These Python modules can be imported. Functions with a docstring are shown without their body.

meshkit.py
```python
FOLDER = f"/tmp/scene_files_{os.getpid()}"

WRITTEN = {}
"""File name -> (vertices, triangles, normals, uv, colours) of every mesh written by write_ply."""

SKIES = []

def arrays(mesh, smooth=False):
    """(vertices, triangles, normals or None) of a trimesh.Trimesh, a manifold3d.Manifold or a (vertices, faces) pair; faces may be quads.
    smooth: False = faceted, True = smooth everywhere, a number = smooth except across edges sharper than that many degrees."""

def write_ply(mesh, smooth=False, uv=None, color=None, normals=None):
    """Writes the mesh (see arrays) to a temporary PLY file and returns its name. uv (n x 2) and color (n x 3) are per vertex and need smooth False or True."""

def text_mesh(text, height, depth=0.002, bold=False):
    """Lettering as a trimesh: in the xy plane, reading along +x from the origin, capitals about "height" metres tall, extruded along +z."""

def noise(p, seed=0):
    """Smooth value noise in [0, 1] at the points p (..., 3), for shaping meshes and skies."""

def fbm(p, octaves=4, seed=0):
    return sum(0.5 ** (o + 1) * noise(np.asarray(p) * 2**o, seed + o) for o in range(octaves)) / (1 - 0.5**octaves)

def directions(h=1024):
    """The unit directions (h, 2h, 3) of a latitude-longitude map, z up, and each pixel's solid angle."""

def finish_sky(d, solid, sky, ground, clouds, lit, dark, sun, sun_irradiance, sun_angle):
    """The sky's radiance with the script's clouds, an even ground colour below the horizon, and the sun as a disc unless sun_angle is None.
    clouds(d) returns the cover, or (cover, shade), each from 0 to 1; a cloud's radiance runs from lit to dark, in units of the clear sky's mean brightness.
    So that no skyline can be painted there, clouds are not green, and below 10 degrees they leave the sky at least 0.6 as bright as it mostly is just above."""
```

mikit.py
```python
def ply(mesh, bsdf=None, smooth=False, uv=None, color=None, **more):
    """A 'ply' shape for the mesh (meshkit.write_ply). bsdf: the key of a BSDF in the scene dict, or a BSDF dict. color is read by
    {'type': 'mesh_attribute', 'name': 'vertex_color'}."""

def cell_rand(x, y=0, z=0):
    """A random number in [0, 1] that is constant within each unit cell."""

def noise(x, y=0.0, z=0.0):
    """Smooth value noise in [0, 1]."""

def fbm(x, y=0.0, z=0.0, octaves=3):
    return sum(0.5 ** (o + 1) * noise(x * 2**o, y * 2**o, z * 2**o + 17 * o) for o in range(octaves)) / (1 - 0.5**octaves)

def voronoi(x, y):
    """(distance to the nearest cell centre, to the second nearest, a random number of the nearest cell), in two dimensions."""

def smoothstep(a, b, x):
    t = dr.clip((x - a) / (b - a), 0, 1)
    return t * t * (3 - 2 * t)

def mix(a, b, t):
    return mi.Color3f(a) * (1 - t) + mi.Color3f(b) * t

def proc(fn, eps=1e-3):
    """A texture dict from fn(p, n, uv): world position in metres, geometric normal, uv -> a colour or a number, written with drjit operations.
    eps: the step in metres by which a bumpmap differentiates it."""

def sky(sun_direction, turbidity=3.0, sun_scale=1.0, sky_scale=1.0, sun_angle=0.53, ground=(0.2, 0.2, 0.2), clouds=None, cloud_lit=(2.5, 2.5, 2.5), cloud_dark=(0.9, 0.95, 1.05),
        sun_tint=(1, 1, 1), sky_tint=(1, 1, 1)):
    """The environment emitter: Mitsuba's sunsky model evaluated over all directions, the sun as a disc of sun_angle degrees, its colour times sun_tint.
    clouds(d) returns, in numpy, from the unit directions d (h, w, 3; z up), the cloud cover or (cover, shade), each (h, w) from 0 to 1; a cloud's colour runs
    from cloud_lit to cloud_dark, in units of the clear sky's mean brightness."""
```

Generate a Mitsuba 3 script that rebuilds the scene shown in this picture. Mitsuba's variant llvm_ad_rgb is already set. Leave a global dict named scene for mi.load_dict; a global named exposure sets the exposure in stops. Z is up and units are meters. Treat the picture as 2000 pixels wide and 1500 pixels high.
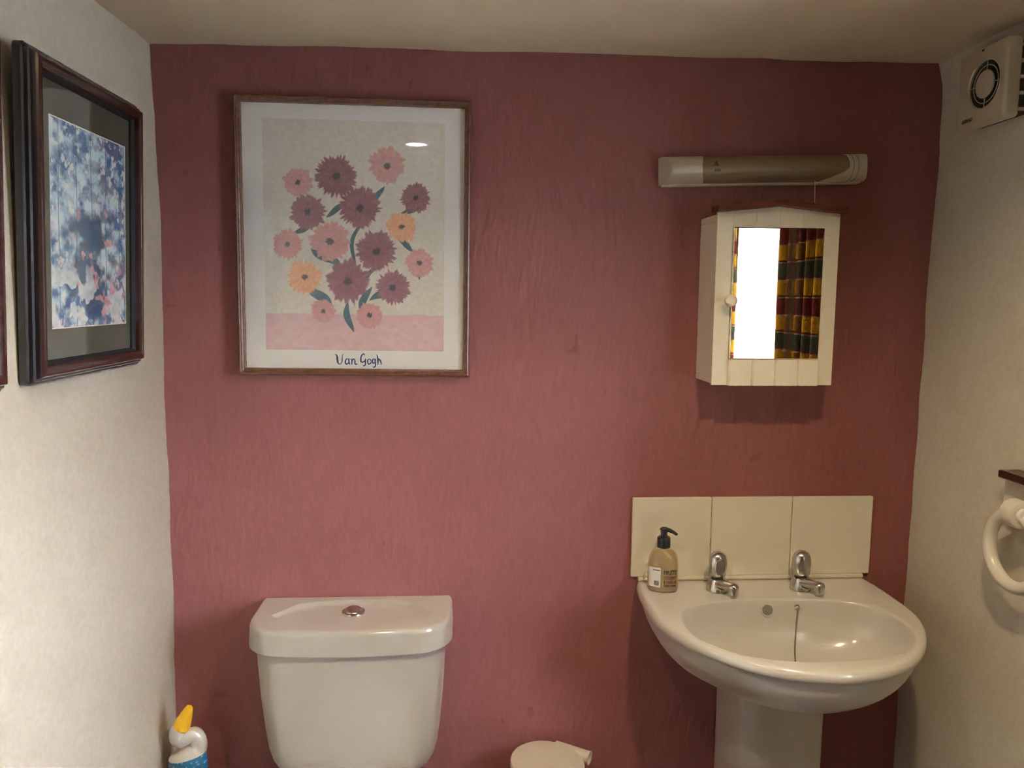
import math, random
import numpy as np
import trimesh, manifold3d as m3, shapely
import drjit as dr
import mitsuba as mi
import mikit, meshkit
from mikit import noise, fbm, voronoi, smoothstep, mix

random.seed(7)
rng = np.random.default_rng(7)
T = mi.ScalarTransform4f
scene, labels = {}, {}

# ------------------------------------------------------------------ camera, sky, exposure
YAW, PITCH, ROLL = 0.06278, 0.11295, 0.00833
EYE = np.array([0.0, -1.36, 1.32])
_cy, _sy = math.cos(YAW), math.sin(YAW)
_f = np.array([_sy * math.cos(PITCH), _cy * math.cos(PITCH), -math.sin(PITCH)])
_r = np.array([_cy, -_sy, 0.0])
_u = np.cross(_r, _f)
_up = _u * math.cos(ROLL) - _r * math.sin(ROLL)
scene['camera'] = {'type': 'perspective', 'fov': 67.38, 'fov_axis': 'x', 'near_clip': 0.02, 'far_clip': 100.0,
                   'to_world': T().look_at(origin=EYE.tolist(), target=(EYE + _f).tolist(), up=_up.tolist())}
SKY = 120.0            # overcast sky, in units of the clear sky's mean brightness
scene['sky'] = mikit.sky((0.3, 0.5, 0.8), turbidity=4.0, sun_scale=0.0, sky_scale=1.0, ground=(0.22, 0.22, 0.21),
                         clouds=lambda d: np.ones(d.shape[:2]), cloud_lit=(SKY * 0.85, SKY * 0.965, SKY * 1.11), cloud_dark=(SKY, SKY, SKY))
LAMPS = ((105.0, 84.0, 56.0), (300.0, 224.0, 132.0))   # radiance of the two ceiling spots: a weak bulb, a strong one
exposure = 2.68

CEIL = 1.733
LX, RX = -0.519, 0.841      # left and right wall faces
FRONT = -2.25               # wall behind the camera

# ------------------------------------------------------------------ helpers
def put(key, mesh, bsdf, smooth=35, label=None, cat=None, group=None, kind=None, uv=None, to_world=None, **more):
    d = mikit.ply(mesh, bsdf, smooth=smooth, uv=uv, **more)
    if to_world is not None:
        d['to_world'] = to_world
    scene[key] = d
    tag(key, label, cat, group, kind)
    return d

def tag(key, label=None, cat=None, group=None, kind=None):
    e = {k: v for k, v in (('label', label), ('category', cat), ('group', group), ('kind', kind)) if v}
    if e:
        labels[key] = e

def again(key, src, to_world=None, bsdf=None):
    d = dict(src)
    if to_world is not None:
        d['to_world'] = to_world
    if bsdf:
        d['bsdf'] = {'type': 'ref', 'id': bsdf}
    scene[key] = d

def tm(man):
    m = man.to_mesh()
    return trimesh.Trimesh(np.array(m.vert_properties[:, :3], float), np.array(m.tri_verts), process=False)

def mbox(x0, x1, y0, y1, z0, z1):
    return m3.Manifold.cube([x1 - x0, y1 - y0, z1 - z0]).translate([x0, y0, z0])

def rbox(x0, x1, y0, y1, z0, z1, r=0.002, seg=8):
    """A box with rounded edges."""
    s = m3.Manifold.sphere(r, seg)
    pts = [s.translate([x, y, z]) for x in (x0 + r, x1 - r) for y in (y0 + r, y1 - r) for z in (z0 + r, z1 - r)]
    return m3.Manifold.batch_hull(pts)

def cbox(x0, x1, y0, y1, z0, z1, c=0.001):
    """A box with chamfered edges, few triangles."""
    p = []
    for x, sx in ((x0, 1), (x1, -1)):
        for y, sy in ((y0, 1), (y1, -1)):
            for z, sz in ((z0, 1), (z1, -1)):
                p += [[x + sx * c, y + sy * c, z], [x + sx * c, y, z + sz * c], [x, y + sy * c, z + sz * c]]
    return m3.Manifold.hull_points(np.array(p, float))

def mesh_of(x):
    return x if isinstance(x, trimesh.Trimesh) else tm(x)

def cat_mesh(*ms):
    return trimesh.util.concatenate([mesh_of(m) for m in ms])

def loft(rings, cap0=True, cap1=True, closed=True):
    """Joins rings of equal length (n x 3) to a surface."""
    R = [np.asarray(r, float) for r in rings]
    n = len(R[0])
    v = list(np.vstack(R))
    f = []
    for k in range(len(R) - 1):
        for i in range(n if closed else n - 1):
            j = (i + 1) % n
            a, b, c, d = k * n + i, k * n + j, (k + 1) * n + j, (k + 1) * n + i
            f += [[a, b, c], [a, c, d]]
    for cap, k, rev in ((cap0, 0, True), (cap1, len(R) - 1, False)):
        if cap:
            c = len(v)
            v.append(R[k].mean(0))
            for i in range(n):
                j = (i + 1) % n
                a, b = k * n + i, k * n + j
                f.append([c, b, a] if rev else [c, a, b])
    m = trimesh.Trimesh(np.array(v), np.array(f), process=False)
    if cap0 and cap1 and closed and m.volume < 0:
        m.invert()
    return m

def lathe(profile, n=48, axis='z'):
    """profile: (radius, height) from bottom to top; closed at r = 0 by caps."""
    t = np.linspace(0, 2 * np.pi, n, endpoint=False)
    rings = [np.c_[r * np.cos(t), r * np.sin(t), np.full(n, z)] for r, z in profile]
    m = loft(rings)
    if axis == 'x':
        m.apply_transform(trimesh.geometry.align_vectors([0, 0, 1], [1, 0, 0]))
    if axis == '-x':
        m.apply_transform(trimesh.geometry.align_vectors([0, 0, 1], [-1, 0, 0]))
    if axis == '-y':
        m.apply_transform(trimesh.geometry.align_vectors([0, 0, 1], [0, -1, 0]))
    return m

def moved(m, x=0, y=0, z=0):
    m = mesh_of(m).copy()
    m.apply_translation([x, y, z])
    return m

def rot_about(m, deg, axis, point):
    m = mesh_of(m).copy()
    m.apply_transform(trimesh.transformations.rotation_matrix(math.radians(deg), axis, point))
    return m

def smooth_path(pts, n):
    from scipy.interpolate import CubicSpline
    pts = np.asarray(pts, float)
    s = np.r_[0, np.cumsum(np.linalg.norm(np.diff(pts[:, :3], axis=0), axis=1))]
    return CubicSpline(s, pts)(np.linspace(0, s[-1], n))

def tube(path, radius, n=16, cap=True, squash=None):
    p = np.asarray(path, float)[:, :3]
    rad = np.broadcast_to(radius, len(p))
    t = np.gradient(p, axis=0)
    t /= np.linalg.norm(t, axis=1, keepdims=True)
    up = np.array([0, 1.0, 0]) if abs(t[0][1]) < 0.9 else np.array([1.0, 0, 0])
    a = np.linspace(0, 2 * np.pi, n, endpoint=False)
    rings, u = [], up
    for k in range(len(p)):
        u = u - t[k] * (u @ t[k])
        u /= np.linalg.norm(u)
        w = np.cross(t[k], u)
        s = squash if squash is not None else 1.0
        rings.append(p[k] + rad[k] * (s * np.cos(a)[:, None] * u + np.sin(a)[:, None] * w))
    return loft(rings, cap, cap)

def rounded_rect(w, h, r, n=6):
    """Corners of a centred rounded rectangle, counter-clockwise."""
    out = []
    for cx, cy, a0 in ((w / 2 - r, h / 2 - r, 0), (-w / 2 + r, h / 2 - r, 90), (-w / 2 + r, -h / 2 + r, 180), (w / 2 - r, -h / 2 + r, 270)):
        for k in range(n + 1):
            a = math.radians(a0 + 90 * k / n)
            out.append([cx + r * math.cos(a), cy + r * math.sin(a)])
    return np.array(out)

def frame_mesh(W, H, profile, r, n=6):
    """A picture frame: profile (inset, height) swept round the rectangle; local x right, y up, z out of the wall."""
    rings = []
    for u, w in list(profile) + [profile[0]]:
        c = rounded_rect(W - 2 * u, H - 2 * u, max(r - u, 0.0004), n)
        rings.append(np.c_[c, np.full(len(c), w)])
    m = loft(rings, False, False)
    if m.volume < 0:
        m.invert()
    return m

def sheet(x0, x1, y0, y1, z, nx=1, ny=1):
    """A flat rectangle facing +z with uv over it."""
    xs, ys = np.linspace(x0, x1, nx + 1), np.linspace(y0, y1, ny + 1)
    X, Y = np.meshgrid(xs, ys)
    v = np.c_[X.ravel(), Y.ravel(), np.full(X.size, z)]
    U, V = np.meshgrid(np.linspace(0, 1, nx + 1), np.linspace(0, 1, ny + 1))
    f = []
    for j in range(ny):
        for i in range(nx):
            a = j * (nx + 1) + i
            f += [[a, a + 1, a + nx + 2], [a, a + nx + 2, a + nx + 1]]
    return trimesh.Trimesh(v, np.array(f), process=False), np.c_[U.ravel(), V.ravel()]

def xf(mat):
    return mi.ScalarTransform4f(np.asarray(mat, float).tolist())

def basis(x, y, z, o):
    m = np.eye(4)
    m[:3, 0], m[:3, 1], m[:3, 2], m[:3, 3] = x, y, z, o
    return m

# ------------------------------------------------------------------ materials
def two(b):
    return {'type': 'twosided', 'bsdf': b}

def rgb(c):
    return {'type': 'rgb', 'value': list(map(float, c))}

def plain(c, rough=0.5, spec=0.5, **k):
    return two({'type': 'principled', 'base_color': rgb(c), 'roughness': rough, 'specular': spec, **k})

def ceiling_height(p, n, uv):
    return fbm(p.x * 30, p.y * 30, 0.0, 3) + 1.5 * fbm(p.x * 7, p.y * 7, 4.0, 2)

def burgundy(p, n, uv):
    v = noise(p.x * 7, p.z * 7, 1.0)
    w = noise(p.x * 55, p.z * 40, 4.0)
    scuff = smoothstep(0.93, 0.97, w) * smoothstep(0.62, 0.72, noise(p.x * 9, p.z * 9, 8.0))
    st = noise(p.x * 300 + v * 6, p.z * 75 + v * 5, 6.0)
    c = mix((0.206, 0.071, 0.066), (0.237, 0.083, 0.078), v) * (0.94 + 0.12 * st)
    return mix(c, mi.Color3f(0.11, 0.038, 0.036), scuff * 0.4)

def cream(p, n, uv):
    v = noise(p.x * 5 + p.y * 5, p.z * 5, 2.0)
    g = noise((p.x + p.y) * 190, p.z * 190, 3.0)
    return mix((0.470, 0.420, 0.332), (0.490, 0.440, 0.352), v) * (0.96 + 0.08 * g)

BURG = {'type': 'principled', 'base_color': mikit.proc(burgundy), 'roughness': 0.5, 'specular': 0.32}
CREAM = {'type': 'diffuse', 'reflectance': mikit.proc(cream)}
scene['burgundy_paint'] = two(BURG)
scene['cream_paint'] = two(CREAM)
scene['ceiling_paint'] = two({'type': 'bumpmap', 'arbitrary': mikit.proc(ceiling_height, eps=1e-3), 'scale': 0.0012, 'bsdf': {'type': 'diffuse', 'reflectance': rgb((0.57, 0.475, 0.345))}})

def dark_wood(p, n, uv):
    g = fbm(p.x * 30 + p.y * 30, p.z * 160, p.y * 40, 3)
    return mix((0.010, 0.002, 0.0015), (0.034, 0.0065, 0.0035), g)

def mid_wood(p, n, uv):
    w = fbm(p.x * 60, p.z * 60, p.y * 60, 2)
    g = noise(p.x * 240 + p.z * 18 + w * 5, p.z * 240 + p.x * 18 + w * 5, p.y * 200)
    return mix((0.070, 0.026, 0.013), (0.150, 0.062, 0.032), g)

def roof_wood(p, n, uv):
    g = noise(p.x * 25, p.z * 420 + 3 * noise(p.x * 14, p.y * 9), p.y * 160)
    return mix((0.050, 0.008, 0.002), (0.125, 0.025, 0.005), g)

def floor_col(p, n, uv):
    g = fbm(p.x * 8, p.y * 90, 0.0, 3)
    return mix((0.05, 0.028, 0.018), (0.09, 0.05, 0.03), g)

scene['mahogany'] = two({'type': 'principled', 'base_color': mikit.proc(dark_wood), 'roughness': 0.22, 'specular': 0.5, 'clearcoat': 0.5, 'clearcoat_gloss': 0.9})
scene['black_lacquer'] = plain((0.010, 0.008, 0.009), 0.2, 0.6)
scene['black_matt'] = plain((0.010, 0.009, 0.010), 0.65, 0.2)
scene['duct_grey'] = plain((0.055, 0.053, 0.050), 0.45)
scene['brown_wood'] = two({'type': 'principled', 'base_color': mikit.proc(mid_wood), 'roughness': 0.38, 'specular': 0.5})
scene['red_wood'] = two({'type': 'principled', 'base_color': mikit.proc(roof_wood), 'roughness': 0.5, 'specular': 0.25})
scene['floor_boards'] = two({'type': 'principled', 'base_color': mikit.proc(floor_col), 'roughness': 0.4})
scene['china'] = two({'type': 'principled', 'base_color': rgb((0.49, 0.475, 0.445)), 'roughness': 0.12, 'specular': 0.5, 'clearcoat': 0.6, 'clearcoat_gloss': 0.97})

def tile_h(p, n, uv):
    return fbm(p.x * 22, p.z * 22, 1.0, 2)
def tile_c(p, n, uv):
    return mix((0.615, 0.575, 0.485), (0.665, 0.63, 0.545), fbm(p.x * 14, p.z * 14, 3.0, 2))
scene['tile_glaze'] = two({'type': 'bumpmap', 'arbitrary': mikit.proc(tile_h), 'scale': 0.0011,
                           'bsdf': {'type': 'principled', 'base_color': mikit.proc(tile_c), 'roughness': 0.13, 'specular': 0.5}})
def grout_c(p, n, uv):
    g = smoothstep(0.58, 0.7, fbm(p.x * 60, p.z * 60, 2.0, 2) + 0.25 * smoothstep(0.06, 0.0, dr.abs(p.x - 0.590)) * smoothstep(0.82, 0.80, p.z))
    return mix((0.370, 0.318, 0.229), (0.06, 0.05, 0.04), g * 0.7)
scene['grout'] = two({'type': 'principled', 'base_color': mikit.proc(grout_c), 'roughness': 0.8})
scene['silicone'] = plain((0.56, 0.52, 0.43), 0.35)
scene['white_gloss'] = plain((0.60, 0.565, 0.49), 0.28)
scene['cream_board'] = plain((0.70, 0.655, 0.545), 0.42)
scene['white_plastic'] = plain((0.592, 0.570, 0.518), 0.25)
scene['bright_white'] = plain((0.636, 0.636, 0.622), 0.3)
scene['ivory_plastic'] = plain((0.533, 0.488, 0.392), 0.27)
scene['dark_void'] = plain((0.02, 0.017, 0.014), 0.6)
scene['grey_void'] = plain((0.16, 0.14, 0.125), 0.5)
scene['black_plastic'] = plain((0.008, 0.008, 0.009), 0.35)
scene['black_ink'] = plain((0.018, 0.013, 0.012), 0.5)
scene['brown_ink'] = plain((0.10, 0.022, 0.012), 0.5)
scene['chrome'] = two({'type': 'roughconductor', 'distribution': 'ggx', 'alpha': 0.03, 'specular_reflectance': rgb((0.74, 0.73, 0.72)), 'eta': rgb((1.9, 2.1, 2.3)), 'k': rgb((4.6, 4.6, 4.5))})
scene['steel_chain'] = two({'type': 'roughconductor', 'alpha': 0.25, 'specular_reflectance': rgb((0.30, 0.27, 0.23)), 'eta': rgb((1.9, 2.1, 2.3)), 'k': rgb((4.6, 4.6, 4.5))})
scene['mirror_silver'] = two({'type': 'conductor', 'material': 'Ag'})
scene['picture_glass'] = {'type': 'thindielectric', 'int_ior': 1.5}
scene['window_glass'] = {'type': 'thindielectric', 'int_ior': 1.5}
scene['mount_green'] = plain((0.055, 0.058, 0.042), 0.8, 0.2)
scene['mount_bevel'] = plain((0.78, 0.76, 0.70), 0.7)
scene['navy_ink'] = plain((0.012, 0.035, 0.09), 0.6)
scene['diffuser'] = two({'type': 'principled', 'base_color': rgb((0.22, 0.155, 0.088)), 'roughness': 0.34, 'specular': 0.35})
scene['amber_soap'] = {'type': 'principled', 'base_color': rgb((0.93, 0.72, 0.42)), 'roughness': 0.04, 'spec_trans': 0.82, 'eta': 1.36}
scene['label_white'] = plain((0.555, 0.540, 0.503), 0.5)
scene['yellow_plastic'] = plain((0.80, 0.45, 0.008), 0.25)
scene['lamp_glow'] = plain((0.8, 0.8, 0.8), 0.5)

# ------------------------------------------------------------------ the room
def wobble(z, table):
    t = np.array(sorted(table))
    return np.interp(z, t[:, 0], t[:, 1])

def edge_noise(z, seed):
    return (meshkit.fbm(np.c_[z * 9, np.full(len(z), seed), np.zeros(len(z))], 3, seed) - 0.5) * 0.006

LEFT_EDGE = [(0.0, -0.529), (0.45, -0.527), (0.795, -0.518), (1.056, -0.5205), (1.38, -0.5145), (1.62, -0.518), (1.73, -0.521), (1.9, -0.521)]
RIGHT_EDGE = [(0.0, 0.841), (0.41, 0.840), (0.60, 0.8376), (0.82, 0.8396), (1.05, 0.842), (1.38, 0.8427), (1.58, 0.847), (1.70, 0.842), (1.7385, 0.834), (1.9, 0.83)]

WY0, WY1, WZ0, WZ1 = -1.20, -0.70, 0.88, 1.60      # window opening in the right wall
WT = 0.22

def wall_relief(a, z, seed, burg):
    """Height in metres of the painted plaster: brush strokes, lumps and slow unevenness."""
    o = np.zeros_like(a)
    P = lambda *c: np.stack([np.broadcast_to(np.asarray(x, float), a.shape) for x in c], -1)
    N = meshkit.noise
    warp = meshkit.fbm(P(a * 5, z * 5, 3 + seed), 2)
    patch = meshkit.fbm(P(a * 4, z * 3.4, 9 + seed), 3)
    lumps = meshkit.fbm(P(a * 30, z * 30, seed), 2)
    slow = meshkit.fbm(P(a * 6, z * 6, 2 + seed), 2)
    if burg:
        patch = np.clip((patch - 0.36) / 0.34, 0, 1)
        patch = patch * patch * (3 - 2 * patch)
        st = 0.00062 * N(P(a * 190 + warp * 22, z * 46 + warp * 14, seed)) + 0.00055 * N(P(a * 330 + warp * 26, z * 72 + warp * 14, 5 + seed))
        return st * (0.30 + 0.95 * patch) + 0.0009 * lumps + 0.0015 * slow
    patch = np.clip((patch - 0.40) / 0.34, 0, 1)
    st = 0.0008 * N(P(a * 120 + warp * 12, z * 24 + warp * 4, seed)) * patch
    return st + 0.00040 * N(P(a * 190, z * 190, seed)) + 0.00045 * lumps + 0.0014 * slow

def grid_wall(a_vals, z_vals, place, seed, burg, flip):
    """A wall's visible skin: a grid over (a, z) raised by the relief; place(a, z, height) gives the points."""
    A, Z = np.meshgrid(a_vals, z_vals)
    v = place(A.ravel(), Z.ravel(), wall_relief(A.ravel(), Z.ravel(), seed, burg))
    n, m = len(a_vals), len(z_vals)
    i = (np.arange(m - 1)[:, None] * n + np.arange(n - 1)[None]).ravel()
    f = np.vstack([np.c_[i, i + 1, i + n + 1], np.c_[i, i + n + 1, i + n]])
    return trimesh.Trimesh(v, f[:, ::-1] if flip else f, process=False)

STEP = 0.0030      # grid spacing upwards; across it is finer, since the brush strokes run upwards
zv = np.r_[np.linspace(-0.02, 0.36, 12, endpoint=False), np.arange(0.36, CEIL + 0.03, STEP)]
gb = grid_wall(np.arange(-0.56, 0.88, 0.00125), zv, lambda a, z, h: np.c_[a, 0.0028 - h, z], 0, True, False)
put('wall_back', cat_mesh(mbox(-0.8, 1.3, 0.004, 0.12, -0.05, CEIL + 0.1), gb), 'burgundy_paint', smooth=30, kind='structure', label='burgundy painted plaster wall behind the toilet and washbasin')

def corner(y):
    k = np.clip(1 + y / 0.22, 0, 1)
    return k * k * (3 - 2 * k)
yv = np.r_[np.linspace(-0.92, -0.70, 12, endpoint=False), np.arange(-0.70, 0.02, 0.0024)]
gl_ = grid_wall(yv, zv, lambda a, z, h: np.c_[LX + (wobble(z, LEFT_EDGE) - LX + edge_noise(z, 3)) * corner(a) + h - 0.0018, a, z], 4, False, True)
put('wall_left', cat_mesh(mbox(LX - 0.25, LX - 0.0005, FRONT - 0.05, -0.90, -0.05, CEIL + 0.1), mbox(LX - 0.25, LX - 0.02, -0.91, 0.02, -0.05, CEIL + 0.1), gl_), 'cream_paint', smooth=30, kind='structure', label='cream painted plaster wall with the two mahogany framed pictures')
yv = np.r_[np.linspace(-0.66, -0.45, 12, endpoint=False), np.arange(-0.45, 0.02, 0.0024)]
gr_ = grid_wall(yv, zv, lambda a, z, h: np.c_[RX + (wobble(z, RIGHT_EDGE) - RX + edge_noise(z, 5)) * corner(a) - h + 0.0018, a, z], 8, False, False)
rw = mbox(RX, RX + WT, FRONT - 0.05, -0.645, -0.05, CEIL + 0.1) - mbox(RX - 0.1, RX + WT + 0.1, WY0, WY1, WZ0, WZ1)
put('wall_right', cat_mesh(rw, mbox(RX + 0.02, RX + WT, -0.66, 0.02, -0.05, CEIL + 0.1), gr_), 'cream_paint', smooth=30, kind='structure', label='cream painted plaster wall with extractor fan and towel ring')
put('wall_front', tm(mbox(-0.8, 1.3, FRONT - 0.12, FRONT, -0.05, CEIL + 0.1)), 'burgundy_paint', smooth=False, kind='structure')
put('floor', tm(mbox(-0.8, 1.3, FRONT - 0.1, 0.1, -0.1, 0.0)), 'floor_boards', smooth=False, kind='structure')

cl = tm(mbox(-0.8, 1.3, FRONT - 0.1, 0.1, CEIL, CEIL + 0.15).refine_to_length(0.05))
cv = cl.vertices.copy()
low = np.abs(cv[:, 2] - CEIL) < 1e-4
cv[low, 2] += (meshkit.fbm(np.c_[cv[:, 0] * 6, cv[:, 1] * 6, np.zeros(len(cv))], 3, 2)[low] - 0.5) * 0.012 + 0.004 * (cv[low, 0] + 0.2)
cl.vertices = cv
# two holes for the spots
SPOTS = [(-0.13, -0.83), (0.335, -0.86)]
cm = m3.Manifold(m3.Mesh(np.asarray(cl.vertices, np.float32), np.asarray(cl.faces, np.uint32)))
for sx, sy in SPOTS:
    cm = cm - m3.Manifold.cylinder(0.1, 0.031, 0.031, 40).translate([sx, sy, CEIL - 0.02])
put('ceiling', tm(cm), 'ceiling_paint', smooth=False, kind='structure', label='uneven cream plaster ceiling')

# boxed-in ledge in the corner that the cleaner bottle stands on
put('trim_1', tm(mbox(LX - 0.02, -0.385, -0.16, 0.01, 0.0, 0.36)), 'white_gloss', smooth=False, kind='structure')

# window in the right wall, behind the picture's right edge (seen in the cabinet mirror)
px = RX + WT - 0.05
fr = mbox(px - 0.02, px + 0.03, WY0, WY1, WZ0, WZ1) - mbox(px - 0.1, px + 0.1, WY0 + 0.035, WY1 - 0.035, WZ0 + 0.035, WZ1 - 0.035)
put('window_1__frame', tm(fr), 'bright_white', smooth=False)
pane = trimesh.Trimesh([[px, WY0 + 0.03, WZ0 + 0.03], [px, WY1 - 0.03, WZ0 + 0.03], [px, WY1 - 0.03, WZ1 - 0.03], [px, WY0 + 0.03, WZ1 - 0.03]], [[0, 2, 1], [0, 3, 2]], process=False)
put('window_1__pane', pane, 'window_glass', smooth=False)
put('window_1__sill', tm(cbox(RX - 0.015, px - 0.02, WY0 + 0.0005, WY1 - 0.0005, WZ0 + 0.0002, WZ0 + 0.02, 0.003)), 'bright_white', smooth=False)
tag('window_1', kind='structure', label='small window in the right wall, mirrored in the cabinet door')

dr_ = mbox(-0.36, 0.40, FRONT + 0.0, FRONT + 0.035, 0.0, 1.66)
for (a, b, c, d) in ((-0.27, -0.01, 0.18, 0.72), (0.05, 0.31, 0.18, 0.72), (-0.27, -0.01, 0.85, 1.54), (0.05, 0.31, 0.85, 1.54)):
    dr_ = dr_ - cbox(a, b, FRONT + 0.024, FRONT + 0.1, c, d, 0.006)
put('door_1', tm(dr_), 'brown_wood', smooth=False, kind='structure')

# splashback tiles: pieces of the back wall
grt = tm(mbox(0.3085, 0.7605, -0.0045, 0.0, 0.8075, 0.9560))
put('wall_back__grout', grt, 'grout', smooth=False)
for k, (x0, x1) in enumerate(((0.3080, 0.4545), (0.4565, 0.6065), (0.6085, 0.7612))):
    t = cbox(x0, x1, -0.008, -0.0003, 0.8078 + 0.0003 * k, 0.9570 - 0.0003 * k, 0.0013)
    put('wall_back__splashback_tile' + ('' if k == 0 else f'_{k:03d}'), tm(t), 'tile_glaze', smooth=False)

# ------------------------------------------------------------------ ceiling spots
for k, (sx, sy) in enumerate(SPOTS):
    key = 'ceiling_spotlight' + ('' if k == 0 else f'_{k:03d}')
    zc = CEIL
    ring = lathe([(0.0265, 0.030), (0.0265, -0.001), (0.028, -0.004), (0.034, -0.004), (0.040, -0.0015), (0.041, 0.004), (0.0305, 0.004), (0.0305, 0.030)], 48)
    t = np.linspace(0, 2 * np.pi, 48, endpoint=False)
    prof = [(0.0262, 0.030), (0.0262, -0.001), (0.028, -0.004), (0.034, -0.004), (0.040, -0.0015), (0.041, 0.004), (0.0305, 0.004), (0.0305, 0.030), (0.0262, 0.030)]
    ring = loft([np.c_[r * np.cos(t), r * np.sin(t), np.full(48, z)] for r, z in prof], False, False)
    put(key + '__bezel', moved(ring, sx, sy, zc), 'bright_white')
    can = lathe([(0.0262, 0.028), (0.0262, 0.045), (0.02, 0.05)], 48)
    put(key + '__can', moved(can, sx, sy, zc), 'black_plastic')
    disc = trimesh.creation.cylinder(0.0255, 0.002, sections=40)
    disc = moved(disc, sx, sy, zc + 0.012)
    d = mikit.ply(disc, 'lamp_glow', smooth=False)
    d['emitter'] = {'type': 'area', 'radiance': {'type': 'rgb', 'value': list(LAMPS[k])}}
    scene[key + '__lamp'] = d
    tag(key, ['recessed ceiling spotlight above the toilet side of the room', 'recessed ceiling spotlight above the washbasin side of the room'][k], 'ceiling light')

# ------------------------------------------------------------------ curtains (seen in the cabinet mirror)
def curtain_col(p, n, uv):
    v = uv.y
    band = v / 0.042
    k = dr.floor(band)
    fr_ = band - k
    m4 = k - 4 * dr.floor(k / 4)
    col_i = uv.x / 0.16 + 0.42
    cu = col_i - dr.floor(col_i)
    gold_bright = mi.Color3f(0.30, 0.15, 0.010)
    gold_dark = mi.Color3f(0.06, 0.026, 0.007)
    bright_col = smoothstep(0.48, 0.5, cu)
    gold = mix(gold_dark, gold_bright, bright_col)
    green = mix((0.014, 0.018, 0.012), (0.03, 0.035, 0.022), bright_col)
    maroon = mix((0.035, 0.008, 0.008), (0.075, 0.012, 0.010), bright_col)
    odd = mi.Float(m4 == 1) + mi.Float(m4 == 3)
    c = mix(mix(green, maroon, mi.Float(m4 == 2)), gold, odd)
    line = mi.Float(fr_ < 0.075)
    line2 = mi.Float((fr_ >= 0.075) & (fr_ < 0.17))
    c = mix(c, mi.Color3f(0.19, 0.135, 0.085), line)
    c = mix(c, mi.Color3f(0.05, 0.008, 0.010), line2)
    vline = mi.Float(dr.abs(cu - 0.5) < 0.03)
    return mix(c, mi.Color3f(0.05, 0.03, 0.02), vline * 0.8)
scene['plaid_cloth'] = two({'type': 'principled', 'base_color': mikit.proc(curtain_col), 'roughness': 0.85, 'specular': 0.1})

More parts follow.
